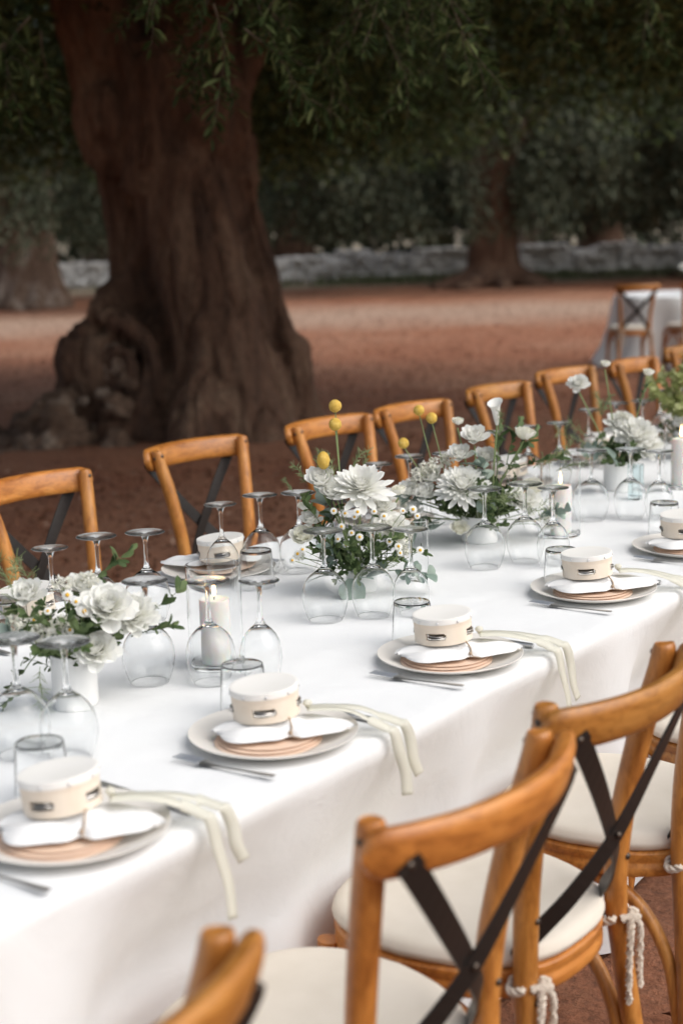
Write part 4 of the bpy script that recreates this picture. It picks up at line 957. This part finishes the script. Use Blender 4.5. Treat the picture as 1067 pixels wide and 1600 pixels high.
# large bouquet
bouquet('flower_vase', (3.36, 2.08, zt), 'large bouquet with round dahlia, a calla lily and three slanting yellow buttons', (.05, .07),
        [('dahlia2', -.05, .150, -.06, 1.0), ('rose', -.012, .268, -.01, 1.1), ('bud', .117, .275, 0, 1.35), ('bud', -.055, .315, 0, .8), ('calla', .047, .305, 0, 1.05), ('rose', -.05, .225, -.02, 1.0), ('ruffle', .105, .108, -.06, 1.05), ('rose2', .13, .13, -.03, 1.0), ('rose2', -.062, .040, -.09, .85), ('rose', -.14, .125, -.02, 1.0), ('rose', -.185, .13, 0, .95), ('rose', -.17, .085, -.02, .8), ('rose', -.12, .165, 0, 1),
         ('ball', -.198, .268, -.02, .98, .98, -.10), ('ball', -.155, .350, 0, .98, .98, -.09), ('ball', -.123, .330, -.01, 1.0, 1.0, -.08), ('blos', -.125, .205, -.01, 1.1), ('blos', -.155, .185, -.01, 1.0), ('blos', -.09, .22, 0, 1), ('blos', -.17, .16, 0, 1.0), ('blos', .19, .09, -.03, 1), ('blos', .17, .06, -.04, .9), ('blos', -.2, .10, -.01, .8),
         ('leaf', -.133, .045, -.06, 1.2), ('leaf', -.11, .06, -.06, 1), ('leaf', -.165, .07, -.03, 1.0), ('leaf', .02, .19, -.05, 1.2), ('leaf', .0, .205, -.05, 1.1), ('leaf', .02, .12, -.08, 1.0), ('leaf', .19, .08, -.03, .9), ('euc', -.10, .07, -.04, .9, -.9, -.1), ('euc', -.13, .10, -.02, .8, -1, .1), ('euc', .02, .15, -.03, .8, .1, 1), ('euc', .14, .06, -.03, .8, .8, .1), ('sprig', .04, .16, -.02, 1.2, .35, .8), ('sprig', .06, .17, 0, 1.1, .6, .6), ('sprig', .07, .2, 0, .9, .3, 1), ('sprig', .09, .19, 0, 1.0, .9, .35),
         ('fern', .03, .11, -.08, 1.0, .5), ('fern', .05, .10, -.09, 1.0, .2), ('fern', .09, .07, -.09, .9, .4), ('fern', .0, .1, -.09, 1.0, .2), ('fern', .14, .19, 0, 1.1, .5), ('fern', .17, .2, 0, 1.0, .5), ('fern', .2, .18, 0, .9, .6), ('puff', .06, .3, 0, 1), ('sprig', -.11, .06, -.04, .9, -.8, -.15), ('sprig', -.14, .07, -.03, .9, -.9, .1), ('rose', .02, .21, .04, .9)], (80, .13, .13), 5)
# white pot with peonies
bouquet('flower_pot', (4.217, 2.111, zt), 'white pot of full white peonies with tall scabiosa stems beside the teal glass', (.045, .09),
        [('peony', .045, .165, -.03, 1.05), ('peony', .075, .13, -.03, .9), ('peony', .01, .19, .01, .85), ('ruffle', -.122, .325, 0, .72), ('bud', -.04, .385, 0, .8), ('bud', .09, .355, 0, .9), ('puff', -.05, .24, -.01, 1.2), ('puff', -.055, .23, -.02, 1.2), ('puff', -.05, .25, 0, 1.1), ('fern', -.1, .17, -.02, 1.0, .4), ('fern', -.14, .15, -.02, 1.0, .5), ('fern', -.07, .12, -.04, 1, .5), ('leaf', -.05, .14, -.05, 1.2), ('leaf', -.04, .12, -.06, 1.1), ('euc', -.04, .13, -.03, .9, -.6, .3), ('blos', .02, .22, 0, 1), ('blos', -.06, .11, -.05, .9), ('sprig', .06, .24, 0, .7, .3, 1)], (34, .08, .12), 6)
# pale green arrangement at the picture edge
gr = bouquet('flower_vase', (4.87, 2.18, zt), 'tall loose yellow-green foliage arrangement at the picture edge', (.05, .10),
        [('rose', .02, .16, -.03, 1.2), ('rose', .06, .13, -.04, 1.2), ('ruffle', -.01, .12, -.05, 1.0)], (20, .08, .12), 7)
gq = random.Random(4)
PG = [sprig_mesh(k+40, .20, 26, .034, .026, 'pale_green') for k in range(3)]
for k in range(26): link('pale_sprig', gq.choice(PG), gr, (gq.uniform(-.05, .06), gq.uniform(-.05, .05), gq.uniform(.10, .25)), facing((gq.uniform(-.7, .8), gq.uniform(-.6, .5), gq.uniform(.2, .9))), gq.uniform(.6, .95))

# ================================================================== FAR TABLE
FT = RF(3.66, 16.3)
def far_table():
    r = root('round_table', FT, 0, 'small far table under a white cloth beyond the row of chairs', 'table')
    b = B(); b.lathe([(.0001, .735), (.68, .735), (.68, .705), (.0001, .705)], 40); link('tabletop', b.mesh('tabletop', 'honey_wood', False), r)
    b = B(); b.tube([(0, 0, 0), (0, 0, .7)], [.05, .05], 12); b.lathe([(.0001, .03), (.28, .02), (.28, 0), (.0001, 0)], 24); link('pedestal', b.mesh('pedestal', 'dark_iron'), r)
    b = B(); n = 120; rows = []
    for rr, z, k in ((.0, .742, 0), (.4, .742, 0), (.66, .742, 0), (.685, .738, .02), (.70, .715, .15), (.715, .6, .4), (.74, .4, .7), (.80, .2, .9), (.90, .012, 1.1)):
        rows.append([((rr + .055*k*math.sin(a*11+.7*math.sin(a*3)))*math.cos(a), (rr + .055*k*math.sin(a*11+.7*math.sin(a*3)))*math.sin(a), z) for a in np.linspace(0, 2*math.pi, n)])
    b.grid(rows); tag(link('tablecloth', b.mesh('tablecloth', 'white_linen'), None, FT), 'white floor-length cloth on the small far table', 'tablecloth')
    for R_, F_, az, lab in ((2.90, 15.15, 4, 'honey wood cross-back chair with its back to the camera at the far table'), (3.50, 15.25, 14, 'honey wood cross-back chair at the far table, cut by the picture edge')):
        p = RF(R_, F_); chair(p.x, p.y, az, lab, 'chairs at the far table', -TH)
    o = bouquet('flower_vase', (FT+RF(.15, 0, .744)), 'blurred bouquet of white flowers and greenery on the far table', (.06, .12), [('peony', 0, .22, 0, 1.4), ('ruffle', -.1, .25, 0, 1.4), ('ruffle', .1, .2, 0, 1.4), ('rose', .02, .33, 0, 1.5), ('leaf', -.1, .33, 0, 1.5)], (40, .2, .25), 8)
far_table()
